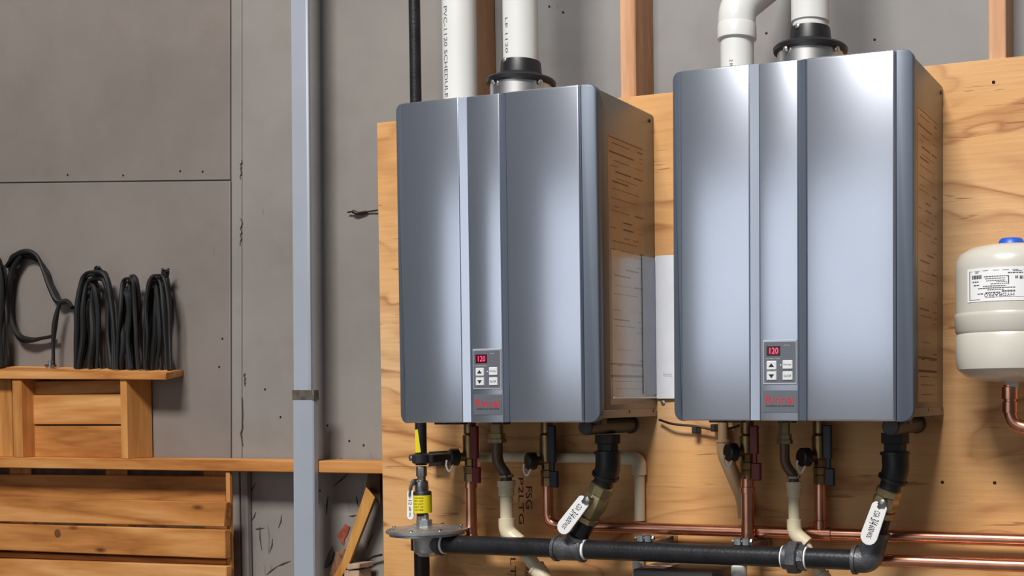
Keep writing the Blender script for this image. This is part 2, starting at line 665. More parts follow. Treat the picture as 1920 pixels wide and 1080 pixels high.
# plywood backboard
ply = thing('plywood_board', 'wide plywood backboard carrying both water heaters and the expansion tank', 'plywood', (0.5, .0095, -.75))
zt = P(1250, 174, 0).z
x0 = P(712, 600, 0).x
bm = NB()
box(bm, (x0, 0, -.75), (2.1, .0185, zt), .0012)
part('sheet', bm, W_PLY, ply)
for sx, sy in ((1865, 905), (1767, 904), (1863, 154)):
    bm = NB()
    lathe(bm, [(.0034, 0.0), (.0034, .0006), (.002, .0012), (.001, .0004)], P(sx, sy, 0), (0, -1, 0), 12)
    part('screw', bm, M_SCREW, ply)
bm = NB()


def on_ply(px, py, along, up):
    o = P(px, py, 0) + Vector((0, -.0006, 0))
    a, u = Vector(along), Vector(up)
    return lambda x, y: o + a * x + u * y


for tx, w, h, px, py in (('P2LTG', .105, .013, 972, 896), ('FSG', .05, .016, 986, 912), ('LTI', .05, .014, 957, 1046), ('REC', .028, .012, 984, 1064)):
    bm = NB()
    lettering(bm, tx, w, h, on_ply(px, py, (0, 0, -1), (1, 0, 0)))
    part('stamp', bm, M_INKB, ply, label='faint dark lumber stamp lettering')

# ------------------------------------------------------------------ water heaters
WH, DH, HH = .4683, .2783, .66


def trim_poly(side, a, b, r1, r0):
    """rounded outer end of the cover between local x = a (outer) and b (inner)"""
    s = 1 if a < b else -1
    pts = [(b, 0), (b, HH)]
    for i in range(7):
        t = pi / 2 * i / 6
        pts.append((a + s * r1 - s * r1 * sin(t), HH - r1 + r1 * cos(t)))
    for i in range(7):
        t = pi / 2 * i / 6
        pts.append((a + s * r0 - s * r0 * cos(t), r0 - r0 * sin(t)))
    return pts


def heater(label, x0, z0, roll):
    cx, cz = x0 + WH / 2, z0 + HH / 2
    root = thing('water_heater', label, 'water heater', (cx - sin(roll) * HH / 2, 0, cz - cos(roll) * HH / 2), 'wall hung tankless water heaters', (0, roll, 0))
    u = lambda f: -WH / 2 + f * WH

    def ext(pts, yf, yb, bev, slope=None):
        bm = NB()
        fr = [Vector((x, yf + (slope(x) if slope else 0), z)) for x, z in pts]
        hexa(bm, fr, [Vector((p.x, yb, p.z)) for p in fr], bev, 3)
        return bm
    # steel cabinet behind the cover
    bm = NB()
    box(bm, (-WH / 2 + .006, -DH + .028, .008), (WH / 2 - .006, -.001, HH - .004), .003, 2)
    cab = part('cabinet', bm, M_CAB, root, True)
    for yy, zz in ((-.24, .64), (-.02, .64), (-.24, .02), (-.02, .02), (-.13, .02)):
        bm = NB()
        lathe(bm, [(.004, 0), (.004, .0015), (.001, .002)], (WH / 2 - .006, yy, zz), (1, 0, 0), 10)
        part('screw', bm, M_SCREW, cab, True)
    bm = NB()
    box(bm, (WH / 2 - .006, -DH + .03, .0085), (WH / 2 - .0045, -.004, .024), .0004)
    part('bottom_flange', bm, M_CAB, cab, True)
    # cover
    yb = -DH + .034
    yf = -DH
    wt = .045 * WH
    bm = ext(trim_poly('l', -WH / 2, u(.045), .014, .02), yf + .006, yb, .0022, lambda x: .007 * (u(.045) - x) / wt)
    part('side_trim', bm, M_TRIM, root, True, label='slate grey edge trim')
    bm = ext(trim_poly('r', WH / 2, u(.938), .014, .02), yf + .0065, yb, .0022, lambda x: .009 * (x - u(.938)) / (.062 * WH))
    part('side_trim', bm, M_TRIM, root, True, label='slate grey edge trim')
    R = lambda a, b: [(u(a), .001), (u(b), .001), (u(b), HH - .001), (u(a), HH - .001)]
    part('front_panel', ext(R(.046, .347), yf, yb, .003), M_COVER, root, True)
    part('front_panel', ext(R(.58, .937), yf, yb, .0042), M_COVER, root, True)
    cp = part('front_panel', ext(R(.383, .545), yf + .0045, yb, .002), M_COVER, root, True)
    sl = (.383 - .347) * WH
    bm = ext([(u(.3475), .002), (u(.3825), .002), (u(.3825), HH - .002), (u(.3475), HH - .002)], yf + .001, yb, 0, lambda x: .004 * (x - u(.3475)) / sl)
    part('groove', bm, M_COVER, root, True, label='bevelled groove beside the centre panel')
    sl = (.58 - .545) * WH
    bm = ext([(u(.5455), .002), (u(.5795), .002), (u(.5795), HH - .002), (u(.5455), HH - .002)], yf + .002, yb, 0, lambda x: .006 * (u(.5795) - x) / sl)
    part('groove', bm, M_TRIM, root, True, label='bevelled groove with painted-in shade beside the centre panel')  # slate colour stands in for the shade on this left-facing slope
    # control panel
    y0 = yf + .0045
    bm = NB()
    box(bm, (u(.398), y0 - .0025, .068), (u(.540), y0 + .002, .150), .001)
    bz = part('control_panel', bm, M_BEZEL, root, True, label='silver bezel of the control panel')
    bm = NB()
    box(bm, (u(.403), y0 - .0032, .0715), (u(.536), y0, .1465), .0004)
    part('faceplate', bm, M_PANEL, bz, True, label='grey faceplate with small print')
    yp = y0 - .0033
    bm = NB()
    box(bm, (u(.415), yp - .0006, .121), (u(.472), yp + .001, .1385), .0003)
    part('display', bm, M_SCREEN, bz, True, label='dark red digital display')
    fn = lambda ox, oz, yy: (lambda x, y: Vector((ox + x, yy, oz + y)))
    bm = NB()
    lettering(bm, '120', .017, .011, fn(u(.428), .1245, yp - .0009))
    part('digits', bm, M_LED, bz, True, label='glowing red digits')
    for k, (ux, z) in enumerate(((.415, .095), (.415, .0755), (.482, .096), (.482, .0755))):
        bm = NB()
        box(bm, (u(ux), yp - .002, z), (u(ux + .042), yp + .001, z + .0165), .0012)
        part('button', bm, M_BTN, bz, True)
        bm = NB()
        if k < 2:
            s = 1 if k == 0 else -1
            c = Vector((u(ux + .021), yp - .0023, z + .0082))
            bm.faces.new([bm.verts.new(c + Vector(d)) for d in ((-.0055, 0, -.003 * s), (.0055, 0, -.003 * s), (0, 0, .0042 * s))])
        else:
            lettering(bm, 'Priority' if k == 2 else 'On/Off', .0145, .0045, fn(u(ux) + .0025, z + .006, yp - .0023))
        part('button_print', bm, M_INK, bz, True)
    for tx, w, h, ux, z in (('Priority', .011, .0025, .488, .1385), ('Hot Water Temp', .027, .0026, .412, .1145), ('Water Temp', .022, .002, .412, .0925)):
        bm = NB()
        lettering(bm, tx, w, h, fn(u(ux), z, yp - .0003))
        part('panel_print', bm, M_BTN, bz, True)
    bm = NB()
    box(bm, (u(.471), yp - .0005, .1025), (u(.476), yp, .105))
    part('indicator_lamp', bm, M_BTN, bz, True)
    # brand plate
    bm = NB()
    box(bm, (u(.398), y0 - .0015, .0165), (u(.540), y0 + .002, .0575), .0005)
    bp = part('brand_plate', bm, M_PANEL, root, True, label='grey plate with red lettering')
    bm = NB()
    lettering(bm, 'Rinnai', .057, .0155, fn(u(.408), .0325, y0 - .0019))
    part('brand_lettering', bm, M_RED, bp, True)
    bm = NB()
    lettering(bm, 'CONDENSING GAS WATER HEATER', .055, .0032, fn(u(.41), .027, y0 - .0019))
    part('small_print', bm, M_INK, bp, True)
    # wiring label on the right side
    xs = WH / 2 - .006
    side = lambda y, z, d=.0004: Vector((xs + d, y, z))
    bm = NB()
    box(bm, (xs - .0005, -.208, .035), (xs + .0003, -.052, .575))
    lb = part('side_label', bm, mat('side_label_film', '#8d7f74', 0.3, 0.6, 0.05, 30), root, True, label='faded wiring diagram label')
    rnd = random.Random(11)
    bm = NB()
    z = .56
    while z > .045:
        y = -.204 + rnd.random() * .03
        while y < -.07:
            w = min(.02 + rnd.random() * .1, -.056 - y)
            h = rnd.choice((.0012, .0016, .003))
            if rnd.random() < .72:
                f4 = [side(y, z), side(y + w, z), side(y + w, z + h), side(y, z + h)]
                bm.faces.new([bm.verts.new(q) for q in f4])
            y += w + .01 + rnd.random() * .03
        z -= .008 + rnd.random() * .014
    for zz, hh in ((.115, .004), (.09, .005), (.5705, .002)):
        bm.faces.new([bm.verts.new(q) for q in (side(-.205, zz), side(-.055, zz), side(-.055, zz + hh), side(-.205, zz + hh))])
    part('label_print', bm, mat('label_brown', '#5a4338', 0.5, 0, 0.1), lb, True)
    # flue collar on top
    ex = {0: P(977, 150, -.139).x - cx, 1: P(1517, 90, -.139).x - cx}[0 if x0 < .3 else 1]
    bm = NB()
    lathe(bm, [(.068, 0), (.068, .004), (.064, .006), (.064, .058)], (ex, -.139, HH - .004), (0, 0, 1), 40)
    part('flue_collar', bm, M_STEEL, root, True, label='shiny steel flue collar')
    # underside: gas inlet block, drain trap, small terminals
    bm = NB()
    cyl(bm, (WH / 2 - .05, -DH + .045, -.009), (WH / 2 - .05, -.045, -.009), .0165, 20, lip=.002)
    cyl(bm, (WH / 2 - .05, -.044, -.009), (WH / 2 - .05, -.032, -.009), .019, 20, lip=.002)
    part('trap', bm, M_DARKPL, root, True, label='dark plastic trap under the cabinet')
    for fx in (.12, .2, .42, .9):
        bm = NB()
        box(bm, (u(fx), -DH + .05, -.004), (u(fx) + .03, -DH + .075, .009), .001)
        lathe(bm, [(.004, 0), (.004, .003), (.002, .004)], (u(fx) + .015, -DH + .05, .001), (0, -1, 0), 10)
        part('bracket', bm, M_DARKPL, root, True)
    return root


heater('darker left tankless water heater with two straight white pipes on top', 0, 0, 0.0)
heater('brighter right tankless water heater beside the expansion tank', .6314, .0021, .007)


# ------------------------------------------------------------------ vents above the heaters
YV = -.139


def pvc_print(bm, c, r, txt, zlo, zhi, ang, h=.010, flip=True):
    n = zhi - zlo

    def fn(x, y):
        a = ang + (y - h / 2) / r
        return Vector((c.x + (r + .0004) * cos(a), c.y + (r + .0004) * sin(a), zhi - x if flip else zlo + x))
    lettering(bm, txt, n, h, fn)


def on_pipe_angle(dx, r):
    """azimuth on an upright pipe for a point dx to the right of its axis, as seen from the camera"""
    return -pi / 2 + math.asin(max(-1, min(1, dx / r))) + .33


# left heater: straight intake
c = P(862, 100, YV)
r = 26.5 * S(862, 100, YV)
t = thing('intake_pipe', 'white straight vent pipe with printed lettering at left on the darker heater', 'pipe', (c.x, YV, .656))
bm = NB()
cyl(bm, (c.x, YV, .6605), (c.x, YV, 1.9), r, 36)
part('pipe', bm, M_PVC, t)
bm = NB()
pvc_print(bm, c, r, 'PVC-1120 SCHEDULE 40', .665, .885, on_pipe_angle(-.6 * r, r), .011)
part('print', bm, M_INKG, t)
TXT_DONE = True


def exhaust(px, yb, coupling, label, neck_top, txt):
    c = P(px, yb, YV)
    rp = 28 * S(px, yb, YV) if not coupling else 31 * S(px, yb, YV)
    ztop = P(px, neck_top, YV - .03).z
    zc = .711
    t = thing('exhaust_pipe', label, 'pipe', (c.x, YV, zc))
    bm = NB()
    cyl(bm, (c.x, YV, ztop - .012), (c.x, YV, 1.9), rp, 36)
    part('pipe', bm, M_PVC, t)
    bm = NB()
    lathe(bm, [(.0645, zc - .004), (.0715, zc - .001), (.0725, zc + .006), (.069, zc + .010), (.05, zc + .013), (rp + .007, zc + .020),
               (rp + .005, ztop - .004), (rp + .004, ztop), (rp + .0005, ztop + .001)], (c.x, YV, 0), (0, 0, 1), 40)
    part('adapter', bm, M_RUBBER, t, label='black flue adapter')
    for a, q, rr_ in ((-2.0, zc - .006, .066), (-.4, zc - .006, .066), (-1.9, ztop - .004, rp + .003)):
        bm = NB()
        d = Vector((cos(a), sin(a), 0))
        lathe(bm, [(.005, 0), (.005, .004), (.002, .006)], Vector((c.x, YV, q)) + d * rr_, d, 12)
        part('screw', bm, M_STEEL, t)
    if coupling:
        bm = NB()
        zz = P(px, 33, YV - .03).z
        lathe(bm, [(rp + .0005, zz), (rp + .003, zz + .001), (rp + .003, zz + .09), (rp + .0005, zz + .091)], (c.x, YV, 0), (0, 0, 1), 36)
        part('coupling', bm, M_PVC, t)
    if txt:
        bm = NB()
        pvc_print(bm, c, rp, txt, ztop + .012, ztop + .085, on_pipe_angle(-.62 * rp, rp), .008)
        part('print', bm, M_INKG, t)


exhaust(976, 60, False, 'white vent pipe rising from the black adapter on the darker left heater', 108, 'LE 1120')
exhaust(1519, 20, True, 'white vent pipe with coupling on the black adapter of the brighter right heater', 44, None)

# right heater: intake with an elbow
c = P(1382, 90, YV)
r = 29 * S(1382, 90, YV)
t = thing('intake_pipe', 'white elbow vent pipe bending right on top of the brighter heater', 'pipe', (c.x, YV, .656))
zl = P(1382, 66, YV - .03).z
bm = NB()
cyl(bm, (c.x, YV, .6625), (c.x, YV, zl + .02), r, 36)
part('pipe', bm, M_PVC, t)
bm = NB()
zb = P(1382, 14, YV).z
path = fillet([Vector((c.x, YV, zl + .004)), Vector((c.x, YV, zb)), Vector((c.x + .075, YW - .004, zb + .19))], .045, 10)
tube(bm, path, r + .004, 36)
lathe(bm, [(r + .0005, zl), (r + .0055, zl + .001), (r + .0055, zl + .026), (r + .004, zl + .031)], (c.x, YV, 0), (0, 0, 1), 36)
part('elbow', bm, M_PVC, t)
bm = NB()
pvc_print(bm, c, r, '2 IN PVC', .668, .705, on_pipe_angle(-.3 * r, r), .006)
part('print', bm, M_INK, t)

# ------------------------------------------------------------------ document pouch between the heaters
M_CLEAR = bpy.data.materials.new('clear_film')
M_CLEAR.use_nodes = True
nt = M_CLEAR.node_tree
pb = nt.nodes['Principled BSDF']
nz = nd(nt, 'ShaderNodeTexNoise')
nz.inputs['Scale'].default_value = 25
bpn = nd(nt, 'ShaderNodeBump')
bpn.inputs['Strength'].default_value = 0.4
nt.links.new(nz.outputs['Fac'], bpn.inputs['Height'])
gl = nd(nt, 'ShaderNodeBsdfGlossy')
gl.inputs['Roughness'].default_value = 0.15
nt.links.new(bpn.outputs[0], gl.inputs['Normal'])
tr = nd(nt, 'ShaderNodeBsdfTransparent')
mxs = nd(nt, 'ShaderNodeMixShader')
mxs.inputs[0].default_value = 0.10
nt.links.new(tr.outputs[0], mxs.inputs[1])
nt.links.new(gl.outputs[0], mxs.inputs[2])
nt.links.new(mxs.outputs[0], nt.nodes['Material Output'].inputs['Surface'])

xs = WH - .0055
zlo, zhi = P(1232, 744, 0).z, P(1232, 482, 0).z
t = thing('document_pouch', 'clear plastic pouch with papers hanging in the gap between the two heaters', 'document pouch', (xs, -.004, zlo))
bm = NB()
box(bm, (xs + .0005, -.2, zlo - .002), (xs + .0012, -.002, zhi - .005))
part('clear_sleeve', bm, M_CLEAR, t)
bm = NB()
for a, b in (((-.2, zlo - .003), (-.002, zlo)), ((-.0045, zlo), (-.002, zhi))):
    box(bm, (xs + .0012, a[0], a[1]), (xs + .0028, b[0], b[1]))
part('sleeve_seam', bm, M_LABEL, t, label='white welded seam of the sleeve')
bm = NB()
box(bm, (xs + .0013, -.066, zlo + .006), (xs + .0022, -.008, zhi - .004), .0002)
part('paper', bm, M_PAPERB, t, label='blue grey folded leaflet')
bm = NB()
xa = xs + .003
n = 8
wv = [(xa + (.083) * i / n, -.0035 - .004 * sin(pi * i / n) - .0015 * sin(3 * pi * i / n)) for i in range(n + 1)]
fr = [Vector((x, y - .0012, z)) for x, y in wv for z in (zlo - .004, zhi + .002)]
vs = [[bm.verts.new(Vector((x, y + d, z))) for z in (zlo - .004, (zlo + zhi) / 2, zhi + .002)] for d in (-.0012, 0) for x, y in wv]
A, B = vs[:n + 1], vs[n + 1:]
fs = []
for i in range(n):
    for k in range(2):
        fs.append(bm.faces.new((A[i][k], A[i + 1][k], A[i + 1][k + 1], A[i][k + 1])))
        fs.append(bm.faces.new((B[i + 1][k], B[i][k], B[i][k + 1], B[i + 1][k + 1])))
    fs.append(bm.faces.new((A[i][0], B[i][0], B[i + 1][0], A[i + 1][0])))
    fs.append(bm.faces.new((A[i][2], A[i + 1][2], B[i + 1][2], B[i][2])))
for k in range(2):
    fs.append(bm.faces.new((A[0][k], A[0][k + 1], B[0][k + 1], B[0][k])))
    fs.append(bm.faces.new((A[n][k + 1], A[n][k], B[n][k], B[n][k + 1])))
bmesh.ops.recalc_face_normals(bm, faces=fs)
part('booklet', bm, M_PAPER, t, label='white booklet facing the room')
bm = NB()
lettering(bm, 'Corp', .020, .004, lambda x, y: Vector((xa + .018 + x, -.0115, P(1248, 704, 0).z + y)))
part('print', bm, M_INKG, t)
bm = NB()
lathe(bm, [(.005, 0), (.005, .003), (.002, .004)], Vector((xa + .012, 0, zlo - .012)), (0, -1, 0), 12)
part('fastener', bm, M_STEEL, t)

# ------------------------------------------------------------------ expansion tank
YT = -.13
tc_ = P(1897, 590, YT)
sc = S(1897, 590, YT)
RT = 107 * sc
zz = lambda py: P(1897, py, YT - .09).z
t = thing('expansion_tank', 'cream expansion tank with a blue cap hung upside down at the right edge', 'tank', (tc_.x, YT, zz(713)))
O0 = Vector((tc_.x, YT, 0))
bm = NB()
lathe(bm, [(.012, zz(447)), (RT * .45, zz(449)), (RT * .72, zz(455)), (RT * .9, zz(466)), (RT * .975, zz(482)), (RT * .985, zz(500)), (RT * .985, zz(584))], O0, (0, 0, 1), 56)
part('upper_shell', bm, M_TANK, t)
bm = NB()
lathe(bm, [(RT * .985, zz(582)), (RT, zz(586)), (RT * 1.0, zz(590)), (RT * .99, zz(616)), (RT * .955, zz(622))], O0, (0, 0, 1), 56)
part('seam_band', bm, M_TANK, t, label='raised band round the tank')
bm = NB()
lathe(bm, [(RT * .95, zz(620)), (RT * .985, zz(627)), (RT * .985, zz(672)), (RT * .95, zz(690)), (RT * .8, zz(704)), (RT * .5, zz(713)), (.02, zz(716))], O0, (0, 0, 1), 56)
part('lower_shell', bm, M_TANK, t)
bm = NB()
lathe(bm, [(26 * sc, zz(453)), (25 * sc, zz(446)), (22 * sc, zz(438)), (19 * sc, zz(435)), (.004, zz(434.5))], O0, (0, 0, 1), 32)
part('valve_cap', bm, M_BLUE, t, label='blue plastic valve cap')
bm = NB()
lathe(bm, [(14 * sc, zz(713)), (14 * sc, zz(728))], O0, (0, 0, 1), 6)
part('nipple', bm, M_TANK, t)
# wrapped label (printed side up for the other way round, so it reads upside down)
RL = RT * .985 + .0008
az = lambda px: -pi / 2 + math.asin(max(-1, min(1, (px - 1897) * sc / RT))) + .165
a0, a1 = az(1817), az(1897) + .95


def wrap(bm, aa, ab, za, zb, rr, th=.0006, n=24):
    vo, vi = [], []
    for i in range(n + 1):
        a = aa + (ab - aa) * i / n
        for L_, rad in ((vo, rr), (vi, rr - th)):
            L_.append([bm.verts.new(Vector((tc_.x + rad * cos(a), YT + rad * sin(a), z))) for z in (za, zb)])
    fs = []
    for i in range(n):
        fs.append(bm.faces.new((vo[i][0], vo[i + 1][0], vo[i + 1][1], vo[i][1])))
        fs.append(bm.faces.new((vi[i + 1][0], vi[i][0], vi[i][1], vi[i + 1][1])))
        fs.append(bm.faces.new((vo[i][1], vo[i + 1][1], vi[i + 1][1], vi[i][1])))
        fs.append(bm.faces.new((vo[i + 1][0], vo[i][0], vi[i][0], vi[i + 1][0])))
    for k in (0, n):
        fs.append(bm.faces.new((vo[k][0], vo[k][1], vi[k][1], vi[k][0])))
    bmesh.ops.recalc_face_normals(bm, faces=fs)


lz0, lz1 = zz(564), zz(501)
bm = NB()
wrap(bm, a0, a1, lz0, lz1, RL)
lab = part('label', bm, M_LABEL, t, label='white printed label reading upside down')
bm = NB()
RP = RL + .0003
for pa, pb_, ya, yb2 in ((1821, 1990, 506, 507), (1821, 1822.2, 506, 560), (1821, 1840, 559.5, 560.5), (1850, 1990, 556.5, 557.3)):
    wrap(bm, az(pa), min(az(min(pb_, 1985)), a1), zz(yb2), zz(ya), RP, .0003, 10)
# rows of small print
for pa, pb_, ya, h in ((1832, 1838, 508.5, 1.5), (1826, 1844, 514, 7), (1827, 1838, 525.5, 2), (1829, 1839, 532, 2), (1848, 1892, 517, 1.6), (1850, 1886, 521, 1.4), (1852, 1886, 525, 1.4),
                       (1870, 1889, 528, 1.2), (1860, 1890, 531, 1.4), (1846, 1888, 535, 1.6), (1837, 1904, 538.5, 1.8), (1854, 1884, 542, 1.5), (1836, 1846, 548.5, 2.2),
                       (1850, 1878, 547, 2.2), (1880, 1904, 544.5, 3), (1891, 1893, 517, 16), (1891, 1918, 511, 2.2), (1900, 1916, 508, 1.2), (1904, 1909, 518, 5), (1912, 1918, 518, 6)):
    rr = random.Random(pa * 7 + ya)
    x = pa
    while x < pb_:
        w = min(rr.uniform(2.0, 5.0), pb_ - x)
        wrap(bm, az(x), az(x + w), zz(ya + h), zz(ya), RP, .0003, 2)
        x += w + .8
part('small_print', bm, M_INKG, lab)
bm = NB()
pw = 1898 - 1855


def up_down(x, y):
    f = x / .05
    a = az(1902) - (az(1902) - az(1848)) * f
    return Vector((tc_.x + RP * cos(a), YT + RP * sin(a), zz(549.5) - y))


lettering(bm, 'HYDRAPRO', .05, zz(549.5) - zz(555.5), up_down)
part('brand_print', bm, M_INK, lab)
# copper stub of the tank
pz = [P(1893, 722, YT), P(1893, 802, YT), Vector((2.05, YT, 0))]
pz[1].x = pz[0].x
pz[2].z = pz[1].z
rc = 12.5 * sc
t = thing('copper_stub', 'copper pipe with elbow under the cream expansion tank', 'pipe', pz[0])
bm = NB()
tube(bm, fillet(pz, .035, 8), rc, 20)
part('pipe', bm, M_COPPER, t)
bm = NB()
lathe(bm, [(rc + .0005, 0), (rc + .0035, .0005), (rc + .0035, .022), (rc + .0005, .0235)], pz[0] - Vector((0, 0, .026)), (0, 0, 1), 20)
part('fitting', bm, M_COPPER, t)
bm = NB()
lathe(bm, [(rc + .0005, 0), (rc + .0025, .0005), (rc + .0025, .02), (rc + .0005, .021)], Vector((pz[0].x, YT, P(1893, 774, YT).z)), (0, 0, 1), 20)
part('solder_joint', bm, M_COPPER, t)

# ------------------------------------------------------------------ gas train
YG = -.125


def seg_px(a, b, Y, Y2=None):
    return P(a[0], a[1], Y), P(b[0], b[1], Y if Y2 is None else Y2)


def ring(bm, c, ax, r, w, r0):
    ax = Vector(ax).normalized()
    c = Vector(c)
    lathe(bm, [(r0, -w / 2), (r, -w / 2 + w * .15), (r, w / 2 - w * .15), (r0, w / 2)], c, ax, 24)


sg = S(800, 960, YG)
pt, pb2 = P(781, 60, YG), P(790, 872, YG)
xg = pb2.x
t = thing('gas_drop_pipe', 'thin black steel pipe dropping past the left edge of the darker heater', 'pipe', (xg, YG, pb2.z))
bm = NB()
cyl(bm, (xg, YG, 1.9), (xg, YG, pb2.z), 8.8 * sg, 18)
part('pipe', bm, M_BLACK, t)
# yellow warning tag
bm = NB()
tg = [P(778, 806, YG - .014), P(783, 805, YG - .0145), P(789, 848, YG - .0145), P(779, 849, YG - .014)]
hexa(bm, tg, [p + Vector((0, .001, 0)) for p in tg])
wt_ = part('tag', bm, M_YEL, t, label='yellow warning tag')
# clamp
t = thing('pipe_clamp', 'black pipe clamp with square plate on the thin gas pipe', 'clamp', P(800, 862, -.004))
bm = NB()
plate(bm, [(803, 847), (829, 846), (829, 873), (803, 875)], -.03, .029, .001)
part('mount_plate', bm, M_DARKPL, t)
bm = NB()
ring(bm, (xg, YG, P(790, 860, YG).z), (0, 0, 1), 14 * sg, .024, 10 * sg)
box(bm, (xg + .004, YG, P(790, 868, YG).z), (xg + .03, -.028, P(790, 852, YG).z), .002)
part('band', bm, M_DARKPL, t)
bm = NB()
pe = P(772, 858, YG)
box(bm, (pe.x - .004, YG - .006, pe.z - .007), (xg - .009, YG + .006, pe.z + .007), .002)
part('ear', bm, M_DARKPL, t)
for q, Y in (((771, 858), YG - .007), ((820, 860), -.031)):
    bm = NB()
    lathe(bm, [(.005, 0), (.005, .003), (.002, .004)], P(q[0], q[1], Y), (0, -1, 0), 12)
    part('bolt', bm, M_ZINC, t)

# shut-off valve over the regulator
t = thing('gas_valve', 'small gas shut-off valve with an upright white lever above the regulator', 'valve', P(790, 975, YG))
bm = NB()
zA, zB = P(790, 876, YG).z, P(790, 985, YG).z
lathe(bm, [(.010, zA + .002), (.0115, zA - .001), (.0115, zA - .02), (.009, zA - .021), (.009, zA - .028)], (xg, YG, 0), (0, 0, 1), 6)
lathe(bm, [(.009, zA - .028), (.014, zA - .032), (.015, zA - .05), (.013, zA - .056), (.0095, zA - .058)], (xg, YG, 0), (0, 0, 1), 20)
part('body', bm, M_ZINC, t)
bm = NB()
cyl(bm, (xg, YG, zA - .055), (xg, YG, zB - .004), 8.5 * sg, 16)
part('nipple', bm, M_STEEL, t)
bm = NB()
lathe(bm, [(.006, 0), (.006, .012), (.004, .013)], (xg - .008, YG - .006, P(775, 905, YG).z), (-.7, -.7, 0), 8)
tube(bm, [Vector((xg - .004, YG - .012, P(775, 900, YG).z)), P(776, 900, YG - .02), P(770, 914, YG - .0225), P(769, 930, YG - .0225)], .004, 8)
part('stem', bm, M_ZINC, t)


def capsule(p0, p1, w, Y, th):
    """rounded lever plate between two photo points"""
    a, b = P(p0[0], p0[1], Y), P(p1[0], p1[1], Y)
    d = (b - a).normalized()
    n_ = Vector((d.z, 0, -d.x))
    pts = []
    for i in range(7):
        q = pi * i / 6
        pts.append(b + n_ * w * cos(q) + d * w * sin(q))
    pts += [a - n_ * w * .9 - d * w * .2, a - n_ * w * .6 - d * w * .55, a + n_ * w * .6 - d * w * .55, a + n_ * w * .9 - d * w * .2]
    bm = NB()
    hexa(bm, pts, [p + Vector((0, th, 0)) for p in pts], .0008)
    return bm, a, b, d, n_


def lever(t, p0, p1, w, Y, rows, th=.003):
    bm, a, b, d, n_ = capsule(p0, p1, w, Y, th)
    lv = part('lever', bm, mat('lever_white', '#e9e9ea', .4, 0, .01), t, label='white lever handle with black print')
    bm = NB()
    Ln = (b - a).length
    for s, ww, txt in rows:
        hh = w * ww
        oo = a + d * (Ln * s) + Vector((0, -.0005, 0))
        lettering(bm, txt, Ln * .2 if len(txt) > 2 else Ln * .1, hh, lambda x, y: oo + d * x + n_ * (hh / 2 - y))
    part('lever_print', bm, M_INK, lv)
    return lv


lever(t, (769, 924), (769, 967), 6.6 * sg, YG - .024, ((.05, .7, 'CGA'), (.32, 1.0, '1/2'), (.6, .7, '600'), (.85, .6, 'WOG')))

# regulator
xr = P(801, 995, YG).x
t = thing('gas_regulator', 'grey cast gas regulator with a flat round disc and yellow label', 'regulator', (xr, YG, P(801, 1040, YG).z))
z_ = lambda py: P(801, py, YG).z
bm = NB()
lathe(bm, [(20 * sg, z_(984)), (34 * sg, z_(986)), (59 * sg, z_(990)), (62 * sg, z_(992)), (62 * sg, z_(996.5)), (57 * sg, z_(998)), (57 * sg, z_(1002)), (44 * sg, z_(1004)), (30 * sg, z_(1006))], (xr, YG, 0), (0, 0, 1), 44)
part('disc', bm, M_CAST, t, sharp=25, label='flat round diaphragm housing')
for i in range(8):
    a = i * pi / 4 + .2
    bm = NB()
    lathe(bm, [(.004, 0), (.004, .004), (.002, .005)], (xr + 55 * sg * cos(a), YG + 55 * sg * sin(a), z_(991)), (0, 0, 1), 8)
    part('bolt', bm, M_ZINC, t)
bm = NB()
lathe(bm, [(26 * sg, z_(1005)), (23 * sg, z_(1012)), (22 * sg, z_(1034)), (14 * sg, z_(1042))], (xr + .002, YG, 0), (0, 0, 1), 12)
part('body', bm, M_CAST, t)
bm = NB()
lathe(bm, [(12 * sg, z_(986)), (12 * sg, z_(973)), (7 * sg, z_(972)), (7 * sg, z_(963))], (xr + .003, YG - .014, 0), (0, 0, 1), 6)
part('hex_neck', bm, M_CAST, t)
bm = NB()
lathe(bm, [(8 * sg, z_(966)), (8 * sg, z_(961)), (14 * sg, z_(960)), (14 * sg, z_(922)), (13 * sg, z_(920))], (xr - .001, YG - .014, 0), (0, 0, 1), 24)
vc = part('vent_cap', bm, M_DARKPL, t)
bm = NB()
lathe(bm, [(14.4 * sg, z_(960)), (14.4 * sg, z_(927))], (xr - .001, YG - .014, 0), (0, 0, 1), 24, cap=False)
part('yellow_label', bm, M_YEL, vc, label='yellow warning label')
bm = NB()
for k in range(5):
    zq = z_(933 + k * 5.5)
    tx = ('WARNING', 'VENT LIMIT', 'DO NOT', 'PAINT OR', 'COVER')[k]

    def fq(x, y, zq=zq):
        a = -pi / 2 + .2 + (x - .011) / (14.5 * sg)
        return Vector((xr - .001 + 14.7 * sg * cos(a), YG - .014 + 14.7 * sg * sin(a), zq + y))
    lettering(bm, tx, .022, .0032, fq)
part('label_print', bm, M_INK, vc)
# drip leg under the drop pipe
t = thing('drip_leg', 'short dark capped pipe running down below the gas regulator', 'pipe', (xg, YG + .03, -.75))
bm = NB()
xd = P(791, 1060, YG + .036).x
cyl(bm, (xd, YG + .036, z_(1300)), (xd, YG + .036, z_(1000)), 12 * sg, 18)
cyl(bm, (xd - .004, YG + .036, z_(1036)), (xd - .004, YG + .036, z_(1004)), 14 * sg, 18)
part('pipe', bm, mat('dark_pipe', '#2b2120', .45, .2, .12), t)

